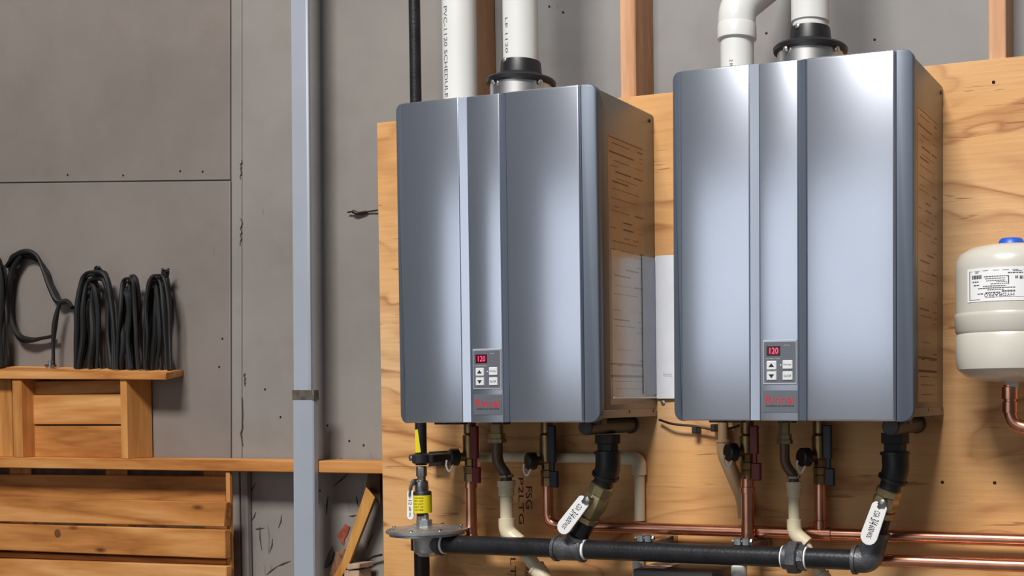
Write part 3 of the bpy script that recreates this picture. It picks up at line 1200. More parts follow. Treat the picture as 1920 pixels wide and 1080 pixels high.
# manifold
man = thing('gas_manifold', 'black steel gas manifold pipe running across under both heaters', 'pipe', P(1200, 1034, YG))
zm = P(1200, 1034, YG).z
mx_ = lambda px: P(px, 1034, YG).x
rm = 16 * S(1100, 1034, YG)
X = Vector((1, 0, 0))
for a, b, nm in ((826, 1052, 0), (1090, 1478, 0), (1508, 1606, 0)):
    bm = NB()
    cyl(bm, (mx_(a), YG, zm), (mx_(b), YG, zm), rm, 24)
    part('pipe', bm, M_BLACK, man)
bm = NB()
cyl(bm, (mx_(798), YG, zm), (mx_(829), YG, zm), rm * 1.16, 24, lip=.002)
ring(bm, (mx_(829), YG, zm), X, rm * 1.28, .006, rm)
part('coupling', bm, M_FIT, man)
bm = NB()
ring(bm, (mx_(834), YG, zm), X, rm * 1.06, .006, rm)
part('thread_seal', bm, M_LABEL, man, label='white thread sealant')


def tee(xa, xb, xo, top, lbl):
    bm = NB()
    cyl(bm, (xa, YG, zm), (xb, YG, zm), rm * 1.22, 24, lip=.002)
    for x in (xa + .004, xb - .004):
        ring(bm, (x, YG, zm), X, rm * 1.36, .010, rm)
    d = (top - Vector((xo, YG, zm)))
    cyl(bm, Vector((xo, YG, zm)), Vector((xo, YG, zm)) + d * .8, rm * 1.12, 24)
    ring(bm, Vector((xo, YG, zm)) + d * .82, d, rm * 1.3, .010, rm)
    part('tee', bm, M_FIT, man, label=lbl)


# left branch axis
YB = YG
b0 = Vector((mx_(1072), YG, zm))
bl = [P(1087, 1003, YG), P(1101, 977, YG), P(1117, 938, YG - .004), P(1131, 908, YG - .008), P(1140, 876, YG - .012), P(1140, 830, YG - .012), P(1140, 800, YG - .012)]
tee(mx_(1042), mx_(1096), mx_(1072), bl[0], 'grey iron tee')
bm = NB()
ring(bm, (mx_(1098.5), YG, zm), X, rm * 1.1, .006, rm)
part('thread_seal', bm, M_LABEL, man, label='white thread sealant')
# union
bm = NB()
cyl(bm, (mx_(1470), YG, zm), (mx_(1482), YG, zm), rm * 1.2, 24, lip=.001)
lathe(bm, [(rm * 1.62, 0), (rm * 1.66, .003), (rm * 1.66, mx_(1498) - mx_(1481)), (rm * 1.5, mx_(1500) - mx_(1481))], (mx_(1481), YG, zm), X, 8, ph=.3)
lathe(bm, [(rm * 1.3, 0), (rm * 1.3, mx_(1511) - mx_(1500))], (mx_(1500), YG, zm), X, 8, ph=.1)
part('union', bm, M_FIT, man, label='grey iron union with hexagonal nut')
bm = NB()
ring(bm, (mx_(1469), YG, zm), X, rm * 1.12, .004, rm)
ring(bm, (mx_(1513), YG, zm), X, rm * 1.12, .004, rm)
part('thread_seal', bm, M_LABEL, man, label='white thread sealant')
# end elbow
br = [P(1652, 985, YG), P(1653, 968, YG), P(1663, 938, YG - .004), P(1668, 916, YG - .008), P(1680, 880, YG - .012), P(1677, 830, YG - .012), P(1677, 795, YG - .012)]
bm = NB()
e1 = P(1643, 1000, YG)
tube(bm, fillet([Vector((mx_(1604), YG, zm)), Vector((mx_(1631), YG, zm)), e1], .04, 10), rm * 1.22, 24)
ring(bm, (mx_(1604), YG, zm), X, rm * 1.4, .010, rm)
ring(bm, e1, e1 - Vector((mx_(1631), YG, zm)), rm * 1.4, .010, rm)
part('elbow', bm, M_FIT, man, label='grey iron elbow')


def branch(pts, start, label, lev, n_low):
    t = thing('gas_branch', label, 'pipe', start)
    a, b, c_, d_, e_, f_, g_ = pts
    bm = NB()
    tube(bm, [start, b], rm * .95, 20)
    part('lower_nipple', bm, M_BLACK, t)
    ax = (d_ - b).normalized()
    bm = NB()
    Lv = (d_ - b).length
    lathe(bm, [(rm * 1.05, 0), (rm * 1.2, .001), (rm * 1.2, .012), (rm * 1.0, .013), (rm * 1.15, Lv * .28), (rm * 1.28, Lv * .4), (rm * 1.28, Lv * .62), (rm * 1.1, Lv * .75),
               (rm * 1.25, Lv * .78), (rm * 1.25, Lv - .002), (rm * 1.1, Lv)], b, ax, 8)
    vb = part('valve_body', bm, M_BRASSB, t, label='pale brass ball valve body')
    bm = NB()
    tube(bm, [d_ - ax * .004, d_ + (e_ - d_) * .6], rm * 1.02, 20)
    part('upper_nipple', bm, M_RUBBER, t)
    bm = NB()
    tube(bm, fillet([d_ + (e_ - d_) * .5, e_, f_ + (e_ - f_) * .35], .03, 8), rm * 1.28, 20)
    ring(bm, d_ + (e_ - d_) * .5, e_ - d_, rm * 1.42, .008, rm)
    ring(bm, f_ + (e_ - f_) * .4, (0, 0, 1), rm * 1.42, .008, rm)
    part('bend', bm, M_RUBBER, t, label='black forty-five degree bend')
    bm = NB()
    lathe(bm, [(rm * 1.1, 0), (rm * 1.1, .02), (rm * 1.35, .022), (rm * 1.35, (g_ - f_).length + .006)], f_ + (e_ - f_) * .45, (0, 0, 1), 8)
    part('top_fitting', bm, M_DARKPL, t)
    # lever with its nut
    p0, p1, w, nut = lev
    lever(t, p0, p1, w * sg, YG - .045, ((.12, .7, 'CGA'), (.38, 1.0, '3/4'), (.62, .7, '600'), (.84, .6, 'WOG')))
    bm = NB()
    q = P(nut[0], nut[1], YG - .045)
    m_ = (b + d_) / 2 + ax * .012
    lathe(bm, [(.0085, 0), (.0085, .006), (.004, .008)], q + Vector((0, .003, 0)), (0, -1, 0), 6)
    cyl(bm, q + Vector((0, .002, 0)), Vector((q.x, m_.y, q.z)) * .35 + m_ * .65, .006, 12)
    aa, bb = P(p0[0], p0[1], YG - .042), q + Vector((0, .002, 0))
    tube(bm, [aa, bb], .005, 8)
    part('stem', bm, M_ZINC, t, label='zinc plated stem and nut')


branch(bl, bl[0], 'slanting gas branch with white lever valve under the darker left heater', ((1093, 941), (1057, 988), 11.5, (1100, 938)), 0)
branch(br, e1, 'slanting gas branch with white lever valve under the brighter right heater', ((1648, 952), (1629, 1006), 12, (1654, 944)), 0)

# strut clamps holding the manifold off the plywood
for k, (px, lb) in enumerate(((1209, 'zinc pipe clamp on the manifold below the cream pipe'), (1392, 'zinc pipe clamp on the manifold below the right hot copper riser'))):
    x = P(px, 1015, YG).x
    t = thing('strut_clamp', lb, 'clamp', (x, -.02, zm))
    bm = NB()
    box(bm, (x - .016, -.0215, zm - .004), (x + .016, -.0005, zm + .0215), .001)
    box(bm, (x - .012, YG + rm * .3, zm + rm * .9), (x + .012, -.02, zm + rm * .9 + .004), .0008)
    part('standoff', bm, M_ZINC, t)
    for sgn in (-1, 1):
        bm = NB()
        box(bm, (x + sgn * .009 - .008, YG - .006, zm + rm * .95), (x + sgn * .009 + .008, YG + .006, zm + rm * .95 + .016), .002)
        part('strap', bm, M_ZINC, t)
    bm = NB()
    cyl(bm, (x - .022, YG, zm + rm * .95 + .009), (x + .022, YG, zm + rm * .95 + .009), .003, 10)
    lathe(bm, [(.006, 0), (.006, .004)], (x + .018, YG, zm + rm * .95 + .009), X, 6)
    part('bolt', bm, M_STEEL, t)

# ------------------------------------------------------------------ copper water lines
YC, YH = -.0405, -.065
s_c = S(1200, 990, YC)
rcu = 9.6 * s_c
zc_ = P(1800, 1009, YC).z
zh_ = P(1800, 1056, YH).z
zbot = .008


def sleeve(bm, c, r, h):
    lathe(bm, [(r + .0003, 0), (r + .0022, .0008), (r + .0022, h - .0008), (r + .0003, h)], c, (0, 0, 1), 20)


xcl = P(1027, 940, YC).x
cold = thing('cold_water_line', 'copper pipe running along the plywood just above the gas manifold', 'pipe', (.6, YC, zc_))
bm = NB()
tube(bm, fillet([Vector((xcl, YC, P(1027, 905, YC).z)), Vector((xcl, YC, zc_)), Vector((2.05, YC, zc_))], .03, 8), rcu, 20)
part('pipe', bm, M_COPPER, cold)
xcr = P(1538, 940, YC).x
bm = NB()
tube(bm, [Vector((xcr, YC, zc_ + .004)), Vector((xcr, YC, P(1538, 905, YC).z))], rcu, 20)
sleeve(bm, Vector((xcr, YC, zc_ + .01)), rcu, .018)
part('riser', bm, M_COPPER, cold, label='upright copper riser')
bm = NB()
lathe(bm, [(rcu + .0003, 0), (rcu + .0022, .001), (rcu + .0022, .05), (rcu + .0003, .051)], Vector((xcr - .026, YC, zc_)), X, 20)
part('tee', bm, M_COPPER, cold)
hot = thing('hot_water_line', 'lower copper pipe running behind and below the gas manifold', 'pipe', (.6, YH, zh_))
xhl = P(883, 940, YH).x
xhr = P(1402, 950, YH).x
bm = NB()
tube(bm, fillet([Vector((xhl, YH, P(883, 895, YH).z)), Vector((xhl, YH, zh_)), Vector((2.05, YH, zh_))], .03, 8), rcu, 20)
part('pipe', bm, M_COPPER, hot)
bm = NB()
tube(bm, [Vector((xhr, YH, zh_)), Vector((xhr, YH, P(1402, 890, YH).z))], rcu * 1.12, 20)
part('riser', bm, M_COPPER, hot, label='upright copper riser')
bm = NB()
sleeve(bm, Vector((xhl, YH, P(883, 1020, YH).z)), rcu, .022)
sleeve(bm, Vector((xhl, YH, P(883, 915, YH).z)), rcu, .012)
sleeve(bm, Vector((xhr, YH, P(1402, 925, YH).z)), rcu * 1.12, .014)
part('joint', bm, M_COPPER, hot, label='soldered copper joints')


def service_valve(x, Y, zl, zt, handle, label, side=-1):
    """brass isolation valve: body, black drain cap on a white tether, coloured lever"""
    t = thing('service_valve', label, 'valve', (x, Y, zl))
    h = zt - zl
    bm = NB()
    lathe(bm, [(.0135, 0), (.0145, .001), (.0145, .018), (.0125, .0185), (.015, .022), (.0155, .034), (.0125, .036), (.0125, .05)], (x, Y, zl), (0, 0, 1), 8)
    lathe(bm, [(.0125, .05), (.0165, .054), (.0165, h - .04), (.0125, h - .036), (.014, h - .034), (.014, h)], (x, Y, zl), (0, 0, 1), 16)
    part('body', bm, M_BRASS, t)
    zc2 = zl + .056
    d = Vector((-.62, -.78, 0)).normalized()
    c0 = Vector((x, Y, zc2))
    bm = NB()
    cyl(bm, c0, c0 + d * .030, .010, 16)
    part('drain_port', bm, M_BRASS, t)
    bm = NB()
    lathe(bm, [(.016, 0), (.0192, .002), (.0192, .018), (.0165, .021)], c0 + d * .026, d, 24)
    cap = part('drain_cap', bm, M_RUBBER, t, label='black round drain cap')
    bm = NB()
    q = c0 + d * .049
    tube(bm, smoothpath([q + Vector((-.004, 0, -.006)), q + Vector((-.004, -.002, -.02)), q + Vector((.003, -.002, -.031)), q + Vector((.010, 0, -.022)), q + Vector((.013, .004, -.008)), q + Vector((.02, .012, -.004))], 5), .0022, 8)
    part('tether', bm, M_TETHER, cap, label='white plastic loop tether')
    bm = NB()
    hx = x + .012
    box(bm, (hx, Y - .018, zl + .052), (hx + .018, Y - .008, zl + h - .018), .002)
    box(bm, (hx + .004, Y - .02, zl - .002), (hx + .024, Y - .010, zl + .034), .002)
    box(bm, (hx + .006, Y - .018, zl + .03), (hx + .016, Y - .012, zl + .056), .002)
    part('handle', bm, handle, t, label='red handle' if handle is M_REDH else 'blue handle')


zv = P(883, 903, YH).z
service_valve(xhl, YH, zv, zbot, M_REDH, 'brass service valve with red handle under the darker left heater')
zv = P(1402, 898, YH).z
service_valve(xhr, YH, zv, zbot, M_REDH, 'brass service valve with red handle under the brighter right heater')
zv = P(1027, 911, YC).z
service_valve(xcl, YC, zv, zbot, M_BLUEH, 'brass service valve with blue handle under the darker left heater')
zv = P(1538, 908, YC).z
service_valve(xcr, YC, zv, zbot, M_BLUEH, 'brass service valve with blue handle under the brighter right heater')

# ------------------------------------------------------------------ cream drain lines
YD = -.09
sd = S(950, 950, YD)


def condensate(cx_, off, label, end):
    """drain under a heater: brass union, thin stem, hose, then cream pipe and a 45 degree bend behind the manifold"""
    dx = cx_ - 950
    s_ = S(cx_, 950, YD)
    Q = lambda x, y: P(x + dx, y + off, YD)
    xc = Q(950, 950).x
    xt = Q(932, 830).x
    t = thing('condensate_drain', label, 'pipe', (xc, YD, Q(950, 990).z))
    bm = NB()
    lathe(bm, [(10 * s_, .01), (10 * s_, Q(932, 812).z), (13 * s_, Q(932, 812.5).z), (13 * s_, Q(932, 822).z), (15 * s_, Q(932, 823).z), (15 * s_, Q(932, 830).z), (9 * s_, Q(932, 831).z)], (xt, YD, 0), (0, 0, 1), 6)
    part('union_nut', bm, M_BRASSB, t, label='tan union nut')
    bm = NB()
    tube(bm, fillet([Vector((xt, YD, Q(932, 828).z)), Vector((xt, YD, Q(932, 868).z)), Vector((xc, YD, Q(945, 890).z)), Vector((xc, YD, Q(950, 905).z))], .02), 9 * s_, 14)
    part('hose', bm, mat('drain_hose', '#5d4636', .4, 0, .1), t, label='brown translucent hose')
    bm = NB()
    ring(bm, (xc, YD, Q(950, 892).z), (0, 0, 1), 12 * s_, .007, 9 * s_)
    lathe(bm, [(.004, 0), (.004, .018)], (xc - .006, YD - 12 * s_, Q(950, 892).z), (1, 0, 0), 8)
    part('hose_clip', bm, M_ZINC, t)
    bm = NB()
    lathe(bm, [(14.5 * s_, Q(950, 901).z), (14 * s_, Q(950, 912).z), (12.5 * s_, Q(950, 914).z), (12.5 * s_, Q(950, 929).z), (11 * s_, Q(950, 930).z)], (xc, YD, 0), (0, 0, 1), 24)
    part('adapter', bm, M_CREAM, t)
    bm = NB()
    cyl(bm, (xc, YD, Q(950, 928).z), (xc, YD, Q(950, 980).z), 10.3 * s_, 22)
    part('pipe', bm, M_CREAM, t)
    bm = NB()
    e0, e1_, e2 = Vector((xc, YD, Q(950, 972).z)), Vector((xc, YD, Q(950, 998).z)), Q(974, 1018)
    tube(bm, fillet([e0, e1_, e2], .02, 6), 13.2 * s_, 24)
    part('bend', bm, M_CREAM, t, label='cream forty-five degree bend')
    bm = NB()
    f2 = P(end[0], end[1], YD)
    cyl(bm, e1_ + (e2 - e1_) * .6, f2, 10.3 * s_, 22)
    part('slanted_pipe', bm, M_CREAM, t)
    bm = NB()
    dd = (f2 - e1_).normalized()
    tube(bm, fillet([f2 - dd * .008, f2 + dd * .03, f2 + dd * .03 + Vector((0, 0, -.3))], .03, 6), 13.5 * s_, 22)
    ring(bm, f2 - dd * .008, dd, 14.5 * s_, .006, 11 * s_)
    part('lower_bend', bm, M_CREAM, t)


condensate(950, 0, 'cream drain pipe bending right under the darker left heater', (1010, 1070))
condensate(1489, 2, 'cream drain pipe bending right under the brighter right heater', (1545, 1085))

# cream loop from the left heater, across and down
YL = -.0142
sl_ = S(1198, 900, YL)
t = thing('relief_pipe', 'cream pipe crossing behind the valves and turning down between the heaters', 'pipe', P(1198, 900, YL))
zx = P(1198, 860, YL).z
xv = P(1199, 900, YL).x
x00 = P(893, 860, YL).x
bm = NB()
cyl(bm, (x00, YL, zx), (xv - .015, YL, zx), 9 * sl_, 22)
part('crosspipe', bm, M_CREAM, t)
bm = NB()
cyl(bm, (xv, YL, zx - .015), (xv, YL, zc_ + rcu + .001), 9 * sl_, 22)
part('downpipe', bm, M_CREAM, t)
bm = NB()
z2 = P(1199, 890, YL).z
tube(bm, fillet([Vector((xv - .045, YL, zx)), Vector((xv, YL, zx)), Vector((xv, YL, z2))], .028, 8), 12 * sl_, 24)
part('elbow', bm, M_CREAM, t)
t = thing('relief_tail', 'short cream pipe end below the gas manifold left of the black box', 'pipe', P(1197, 1060, YL))
bm = NB()
xq = P(1197, 1056, YL).x
cyl(bm, (xq, YL, zm - .02), (xq, YL, zm - .25), 10 * sl_, 22, lip=.003)
part('pipe', bm, M_PVC, t)
t = thing('drain_tail', 'short white pipe end below the gas manifold right of the black box', 'pipe', P(1386, 1080, -.05))
bm = NB()
xq = P(1386, 1070, -.05).x
cyl(bm, (xq, -.05, P(1386, 1056, -.05).z), (xq, -.05, zm - .25), 14 * S(1386, 1070, -.05), 24, lip=.006)
part('pipe', bm, M_PVC, t)
# offset drain of the right heater
YO = -.025
so = S(1360, 860, YO)
pp = [P(1356, 798, YO), P(1356, 850, YO), P(1393, 935, YO), P(1396, 972, YO)]
t = thing('offset_drain', 'tan pipe with an offset bend beside the left edge of the right heater bottom', 'pipe', pp[-1])
bm = NB()
cyl(bm, P(1356, 790, YO), P(1356, 832, YO), 9 * so, 20)
part('pipe', bm, M_TAN, t)
bm = NB()
tube(bm, fillet([P(1356, 826, YO)] + pp[1:], .03, 8), 11.5 * so, 22)
ring(bm, P(1356, 827, YO), (0, 0, 1), 13 * so, .006, 9 * so)
part('offset_bend', bm, M_TAN, t)
# cable under the right heater
t = thing('control_cable', 'thin dark cable with black clips under the left corner of the right heater', 'cable', P(1300, 797, -.02))
bm = NB()
tube(bm, smoothpath([P(1236, 787, -.012), P(1262, 795, -.02), P(1303, 799, -.02), P(1345, 806, -.02), P(1380, 800, -.03), P(1395, 790, -.04)], 6), .0026, 8)
part('wire', bm, M_SCREW, t)
for q in ((1303, 806), (1338, 802)):
    bm = NB()
    c0 = P(q[0], q[1], -.02)
    box(bm, c0 + Vector((-.006, -.005, -.008)), c0 + Vector((.006, .019, .008)), .002)
    part('clip', bm, M_DARKPL, t)

# black box under the manifold
t = thing('controller_box', 'black box with a white sticker on its top at the bottom edge', 'box', P(1280, 1100, -.05))
YX = -.115
xa_, xb_ = P(1186, 1075, YX).x, P(1336, 1075, YX).x
ztop = P(1260, 1070, YX).z
bm = NB()
box(bm, (xa_, YX, ztop - .13), (xb_, -.001, ztop), .004, 2)
part('body', bm, M_DARKPL, t)
bm = NB()
box(bm, (xa_ + .01, YX + .025, ztop), (xa_ + .062, -.02, ztop + .0008))
part('sticker', bm, M_LABEL, t, label='white sticker')

# ------------------------------------------------------------------ duct on the grey wall
YDU = .004
t = thing('square_duct', 'tall pale grey square duct running down the grey wall left of the plywood', 'duct', (P(565, 900, YDU).x, YDU, FLOOR_Z))
bm = NB()
xa_, xb_ = P(544, 300, YDU).x, P(576, 300, YDU).x
hw = (xb_ - xa_) / 2


def leaning(a0, a1, b0, b1, Yf, Yb, bev):
    fr = [P(a0[0], a0[1], Yf), P(a1[0], a1[1], Yf), P(b1[0], b1[1], Yf), P(b0[0], b0[1], Yf)]
    bm = NB()
    hexa(bm, fr, [Vector((p.x, Yb, p.z)) for p in fr], bev)
    return bm


def vline(px, py, Yf, p2):
    """same x as (px, py), at the height the photo shows at row p2"""
    a = P(px, py, Yf)
    return a


part('upper_section', leaning((541, -300), (573, -300), (548.5, 735), (581, 735), YDU, .0185, .004), M_DUCT, t)
part('lower_section', leaning((548, 746), (587, 746), (552, 1500), (592, 1500), YDU - .004, .0185, .003), M_DUCT, t)
part('joint_band', leaning((547, 731), (587, 731), (547.5, 750), (588, 750), YDU - .005, .0186, .001), M_TAPE, t, label='taped brown grey joint')

# ------------------------------------------------------------------ timber on the left
YS = .019


def px_solid(front, Yf, back, Yb, bev=.0012):
    bm = NB()
    hexa(bm, [P(x, y, Yf) for x, y in front], [P(x, y, Yb) for x, y in back], bev)
    return bm


# long girt: the ledge
zf0, zf1 = P(300, 882, YS).z, P(300, 861, YS).z
bm = NB()
box(bm, (-2.4, YS, zf0), (P(711, 870, 0).x - .002, YW - .003, zf1), .002)
ZLOW = P(300, 1137, YS).z
o = part('ledge_board', bm, W_SHELF, loc=(-1.2, .06, zf0))
tag(o, 'long horizontal wooden ledge running from the left shelf to the plywood', 'board')
bm = NB()
box(bm, (-2.4, YS, ZLOW - .03), (P(711, 870, 0).x - .002, YW - .003, ZLOW), .002)
lower = part('ledge_board', bm, W_SHELF, loc=(-1.2, .06, ZLOW - .03))
tag(lower, 'low horizontal wooden girt at the foot of the grey wall', 'board')

sh = thing('wooden_shelf', 'rough wooden box shelf on the left wall with black bundles on top', 'shelf', P(150, 860, YS))
tb = px_solid([(-260, 694.5), (311, 699), (311, 712.5), (-260, 709)], YS - .004, [(-200, 681), (344, 693), (344, 704.5), (-200, 696)], YW - .004, .0015)
part('top_board', tb, W_SHELF, sh)


def upright(px, yt, yb, Yf, Yb, m=W_SHELFV):
    bm = NB()
    cy = (yt + yb) / 2
    box(bm, (P(px[0], cy, Yf).x, Yf, zf1), (P(px[1], cy, Yf).x, Yb, P(sum(px) / 2, yt, Yf).z), .0012)
    return bm


for px, Yf, Yb in (((24, 41), .021, .1), ((226, 238), .021, .1), ((-12, 22), .05, .1)):
    part('upright', upright(px, 711, 860, Yf, Yb), W_SHELFV, sh)
for (ya, yb, d) in ((714, 739, .062), (740, 796, .056), (798.5, 858, .058)):
    bm = board((45, 236), (ya, yb), d, d + .018)
    part('back_board', bm, W_SHELF, sh)

# slatted crate front below
cr = thing('slat_rack', 'rack of wide pine slats below the wooden ledge at the lower left', 'rack', P(200, 1160, .03))
sl_def = [([(-260, 887), (424, 893), (424, 943), (-260, 930)], .081),
          ([(-260, 926), (424, 942), (421, 988), (-260, 972)], .004),
          ([(-260, 975), (421, 994), (422, 1048), (-260, 1022)], .000),
          ([(-260, 1027), (424, 1051), (424, 1060), (-260, 1036)], .022),
          ([(-260, 1040), (424, 1062), (424, 1112), (-260, 1092)], .002)]
for pts, Y in sl_def:
    bm = NB()
    plate(bm, pts, Y, .009 if Y > .05 else .02, .002)
    part('slat', bm, W_SHELF, cr)
bm = NB()
box(bm, (P(424.5, 1000, .024).x, .0245, ZLOW + .0005), (P(432, 1000, .024).x, .034, zf0 - .001), .001)
part('post', bm, W_SHELFV, cr)
bm = NB()
box(bm, (-2.3, .0975, ZLOW + .0005), (P(423, 1000, .1).x, .103, zf0 - .001), .001)
part('backing', bm, W_DARK, cr)  # dark sheet added behind the slats so their gaps look shaded
for xa_ in (20, 200, 384):
    bm = NB()
    box(bm, (P(xa_, 1000, .09).x, .0905, ZLOW + .0005), (P(xa_ + 40, 1000, .09).x, .0972, zf0 - .001), .001)
    part('backing', bm, W_SHELFV, cr)
bm = NB()
lathe(bm, [(.012, 0), (.010, .0006), (.004, .0012)], P(108, 1000, .0), (0, -1, 0), 14)
part('knot', bm, mat('knot_brown', '#6a4326', .6, 0, .2, 120), cr, label='dark round knot')

# battens on the grey wall below the ledge
for px, lb in (((437, 449), 'left of two narrow grey battens under the ledge'), ((452, 464), 'right of two narrow grey battens under the ledge')):
    bm = NB()
    box(bm, (P(px[0], 1000, .09).x, .09, ZLOW + .0005), (P(px[1], 1000, .09).x, .1055, zf0 - .001), .002)
    o = part('batten', bm, M_PANELW, loc=(P(px[0], 1000, .09).x, .1, ZLOW + .0005))
    tag(o, lb, 'batten', 'grey battens under the ledge')

# spike in the wall
a, b = P(652, 398, .1), P(708, 394, .1)
t = thing('bent_nail', 'dark bent nail lying against the grey wall left of the plywood', 'nail', a)
bm = NB()
tube(bm, smoothpath([a, P(662, 397, .098), P(672, 400, .1), P(690, 397, .103), b], 4), [.002] * 4 + [.0045] * 4 + [.004] * 4 + [.0018] * 5, 8)
part('shank', bm, M_SCREW, t)
# small nail holes and staples on the sheathing
for q in ((231, 329), (127, 328), (338, 321), (380, 322), (417, 635), (411, 688), (497, 730), (526, 782), (640, 862), (655, 827), (682, 835), (614, 798), (600, 920), (1030, 12), (1056, 23), (1412, 62), (1437, 62), (1640, 74)):
    bm = NB()
    lathe(bm, [(.0032, 0), (.0026, .001), (.001, .0016)], P(q[0], q[1], YW - (.004 if 345 < q[1] and q[0] < 432 else 0)), (0, -1, 0), 8)
    part('nail', bm, M_SCREW, wall)
bm = NB()
rr = random.Random(5)
for (x, y0_, y1) in ((453, 745, 835), (452, 300, 335), (452, 410, 460), (458, 700, 722), (567, 0, 0)):
    if y1 > y0_:
        tube(bm, [P(x + rr.uniform(-2, 2), y0_ + (y1 - y0_) * i / 8, YW - .003) for i in range(9)], .0012, 6)
# scratches low on the wall
for (a, b) in (((487, 988), (491, 1032)), ((511, 1010), (506, 1035)), ((480, 960), (472, 976)), ((528, 965), (522, 990)), ((625, 912), (655, 885)), ((615, 930), (612, 965)), ((668, 930), (672, 950)),
               ((700, 1000), (688, 1030)), ((520, 1062), (545, 1052)), ((500, 1078), (520, 1062)), ((470, 925), (480, 905)), ((655, 968), (668, 966)), ((479, 992), (496, 990))):
    tube(bm, [P(a[0], a[1], YW - .0004), P((a[0] + b[0]) / 2 + rr.uniform(-2, 2), (a[1] + b[1]) / 2, YW - .0006), P(b[0], b[1], YW - .0004)], [.0008, .0022, .0008], 6)
part('scuffs', bm, mat('scuff_dark', '#4a4038', .8, 0, .2), wall, label='dark scuffs and staple lines')

# ------------------------------------------------------------------ scraps right of the duct
YR = .06
t = thing('diagonal_lath', 'split pine lath leaning diagonally against the grey wall under the ledge', 'board', P(650, 1130, YR))
bm = NB()
hexa(bm, [P(x, y, .045) for x, y in ((686, 913), (703, 933), (655, 1056), (612, 1134), (596, 1134), (642, 1050))],
     [P(x + 4, y, .068) for x, y in ((686, 913), (703, 933), (655, 1056), (612, 1134), (596, 1134), (642, 1050))], .001)
part('lath', bm, W_OLD, t, foot=ZLOW)
bm = NB()
hexa(bm, [P(x, y, .075) for x, y in ((690, 884), (713, 884), (713, 948), (704, 936), (686, 914))], [P(x, y, .1) for x, y in ((690, 884), (713, 884), (713, 948), (704, 936), (686, 914))], .001)
o = part('dark_block', bm, W_DARK, loc=P(700, 930, .09))
tag(o, 'dark weathered wood block under the ledge next to the plywood edge', 'wood scrap')
bm = NB()
hexa(bm, [P(x, y, .0705) for x, y in ((631, 1036), (649, 1029), (640, 1062), (630, 1134), (600, 1134), (617, 1080))], [P(x, y, .092) for x, y in ((631, 1036), (649, 1029), (640, 1062), (630, 1134), (600, 1134), (617, 1080))], .001)
o = part('bark_strip', bm, mat('bark', '#8a5f43', .8, 0, .35, 60, bump=.6, bscale=150), loc=P(625, 1134, .07), foot=ZLOW)
tag(o, 'rough brown bark strip beside the foot of the diagonal lath', 'wood scrap')
bm = NB()
hexa(bm, [P(x, y, .045) for x, y in ((647, 982), (656, 987), (650, 1004), (645, 1012), (645, 1024), (640, 1020), (637, 1011), (631, 1006))],
     [P(x, y, .07) for x, y in ((649, 984), (658, 989), (652, 1004), (647, 1012), (646, 1022), (642, 1018), (639, 1011), (634, 1006))], .0008)
o = part('red_scrap', bm, mat('red_scrap', '#9a4a36', .7, 0, .25, 40), loc=P(645, 1020, .06))
tag(o, 'small torn red scrap stuck against the diagonal lath', 'scrap')
bm = NB()
plate(bm, [(650, 1058), (674, 1057), (674, 1066), (650, 1068)], .035, .05, .001)
plate(bm, [(645, 1070), (673, 1069), (673, 1134), (645, 1134)], .04, .045, .001)
o = part('wood_offcut', bm, mat('pale_offcut', '#b99a82', .7, 0, .15, 30), loc=P(660, 1134, .06), foot=ZLOW)
tag(o, 'pale wood offcut standing right of the diagonal lath foot', 'wood scrap')
bm = NB()
hexa(bm, [P(x, y, .1) for x, y in ((623, 1023), (626, 1032), (622, 1050), (613, 1064), (607, 1066), (609, 1056), (615, 1038))],
     [P(x, y, .1065) for x, y in ((623, 1023), (626, 1032), (622, 1050), (613, 1064), (607, 1066), (609, 1056), (615, 1038))], .0005)
o = part('dark_sliver', bm, mat('dark_sliver', '#4c4340', .6, 0, .1), loc=P(615, 1060, .1))
tag(o, 'dark curved sliver on the grey wall beside the duct', 'scrap')
bm = NB()
tube(bm, smoothpath([P(676, 1134, .09), P(678, 1072, .09), P(684, 1056, .09), P(698, 1045, .09), P(716, 1040, .09)], 6), .0028, 8)
o = part('cable_loop', bm, M_CABLE, loc=P(680, 1130, .09), foot=ZLOW)
tag(o, 'thin black cable arching to the plywood edge at the wall foot', 'cable')

# ------------------------------------------------------------------ black bundles on the shelf
YK = .068


def strand(bm, pts, r, Y=YK, dy=.0, n=7):
    pp_ = [P(x, y, Y + (random.random() - .5) * dy) for x, y in pts]
    sp = smoothpath(pp_, n)
    tube(bm, sp, [r * (1 + .25 * sin(i * .23 + r * 900)) for i in range(len(sp))], 8)


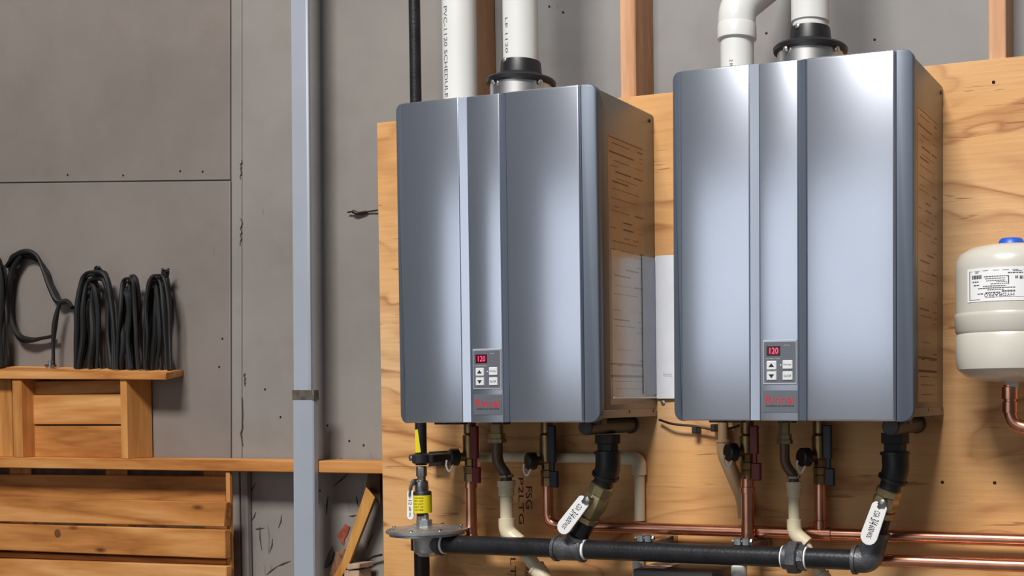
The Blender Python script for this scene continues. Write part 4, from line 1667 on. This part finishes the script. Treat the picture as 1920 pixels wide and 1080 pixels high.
def bundle(name, label, legs, ytop, ybot, r, knob, seed):
    """loops of cable: each pair of feet (left, right) with the height its top falls short"""
    rr = random.Random(seed)
    xs_ = [q for l in legs for q in l[:2]]
    t = thing(name, label, 'cable', P(sum(xs_) / len(xs_), ybot, YK), 'black bundles on the wooden shelf')
    for i, (a, b, dt) in enumerate(legs):
        bm = NB()
        tp = ytop + dt
        Y = YK + .05 * ((i * 5) % len(legs)) / len(legs) - .026
        h = ybot - tp
        cx = (a + b) / 2 + rr.uniform(-3, 3)
        w = b - a
        m = lambda: rr.uniform(-4, 4)
        strand(bm, [(a - 3 + m(), ybot - 1), (a + m(), ybot - h * .35), (a + w * .04 + m() * .5, tp + h * .32), (a + w * .2, tp + 9), (cx, tp), (b - w * .2, tp + 8), (b - w * .03 + m() * .5, tp + h * .32), (b + m(), ybot - h * .35), (b + 2 + m(), ybot - 1)], r * rr.uniform(.75, 1.25), Y, .01)
        part('strand', bm, M_CABLE, t)
    if knob:
        bm = NB()
        k = P(knob[0], knob[1], YK)
        for j in range(7):
            d = Vector((rr.uniform(-1, 1), rr.uniform(-1, .3), rr.uniform(-.3, 1))).normalized()
            tube(bm, smoothpath([k - Vector((0, 0, .012)), k + d * .006, k + d * .013 + Vector((.003, 0, .002))], 3), .003, 6)
        lathe(bm, [(.003, -.02), (.009, -.006), (.010, .003), (.005, .009)], k, (0, 0, 1), 10)
        part('tie_knot', bm, M_CABLE, t, label='knotted tie at the top')
    return t


ring_t = thing('cable_ring', 'large open ring of black cable standing on the left of the shelf', 'cable', P(60, 690, YK), 'black bundles on the wooden shelf')
for k in range(3):
    bm = NB()
    j = lambda: random.uniform(-2.5, 2.5)
    strand(bm, [(14 + j(), 500 + j()), (28 + j(), 482 + j()), (50 + j(), 471 + k * 5), (70 + j(), 480 + k * 4), (84 + j(), 508 + j()), (97 + j(), 540 + j()), (110 + j(), 566 + j()), (126, 566 + j()), (136, 577)], .0062, YK + .01 + k * .008, .006)
    part('strand', bm, M_CABLE, ring_t)
for k in range(2):
    bm = NB()
    strand(bm, [(40, 478 + 4 * k), (24, 505), (17 + k * 3, 540), (18 + k * 2, 580), (26, 614), (40, 632 + k * 4), (60, 637 + k), (80, 634), (101, 630)], .0062, YK + .008 + k * .011, .006)
    part('strand', bm, M_CABLE, ring_t)
bm = NB()
strand(bm, [(112, 568), (106, 590), (102, 615), (100, 640), (100, 670), (99, 688)], .0056, YK)
part('strand', bm, M_CABLE, ring_t)
bm = NB()
k = P(95, 683, YK - .012)
lathe(bm, [(.007, -.014), (.008, -.006), (.005, -.004), (.005, .004), (.0075, .006), (.004, .012)], k, (0, 0, 1), 8)
lathe(bm, [(.0045, -.017), (.0045, .017)], k - Vector((0, 0, .004)), (1, 0, 0), 8)
part('end_fitting', bm, M_ZINC, ring_t, label='shiny metal end fitting')
bundle('cable_bundle', 'dense black cable bundle cut by the left edge of the picture', [(-48, 4, 0), (-44, 2, 6), (-30, 0, 12), (-50, -8, 8), (-20, 5, 4), (-38, -3, 18), (-14, 3, 20)], 480, 689, .0062, None, 3)
bundle('cable_bundle', 'black cable bundle with a round tie on top, next to the open ring', [(143, 212, 2), (146, 186, 6), (149, 183, 24), (155, 179, 46), (145, 209, 8), (152, 210, 14), (147, 176, 16), (171, 205, 4)], 508, 692, .0058, (185, 508), 21)
bundle('cable_bundle', 'middle black cable bundle between the round tie and the spiky tie', [(224, 256, 4), (228, 250, 10), (231, 255, 22), (237, 246, 40), (240, 258, 0), (229, 243, 30)], 518, 693, .006, None, 9)
bundle('cable_bundle', 'rightmost black cable bundle with a spiky tie at its top right', [(273, 317, 2), (277, 312, 10), (281, 300, 26), (290, 317, 4), (276, 296, 16), (272, 308, 8)], 514, 694, .0055, (310, 512), 17)
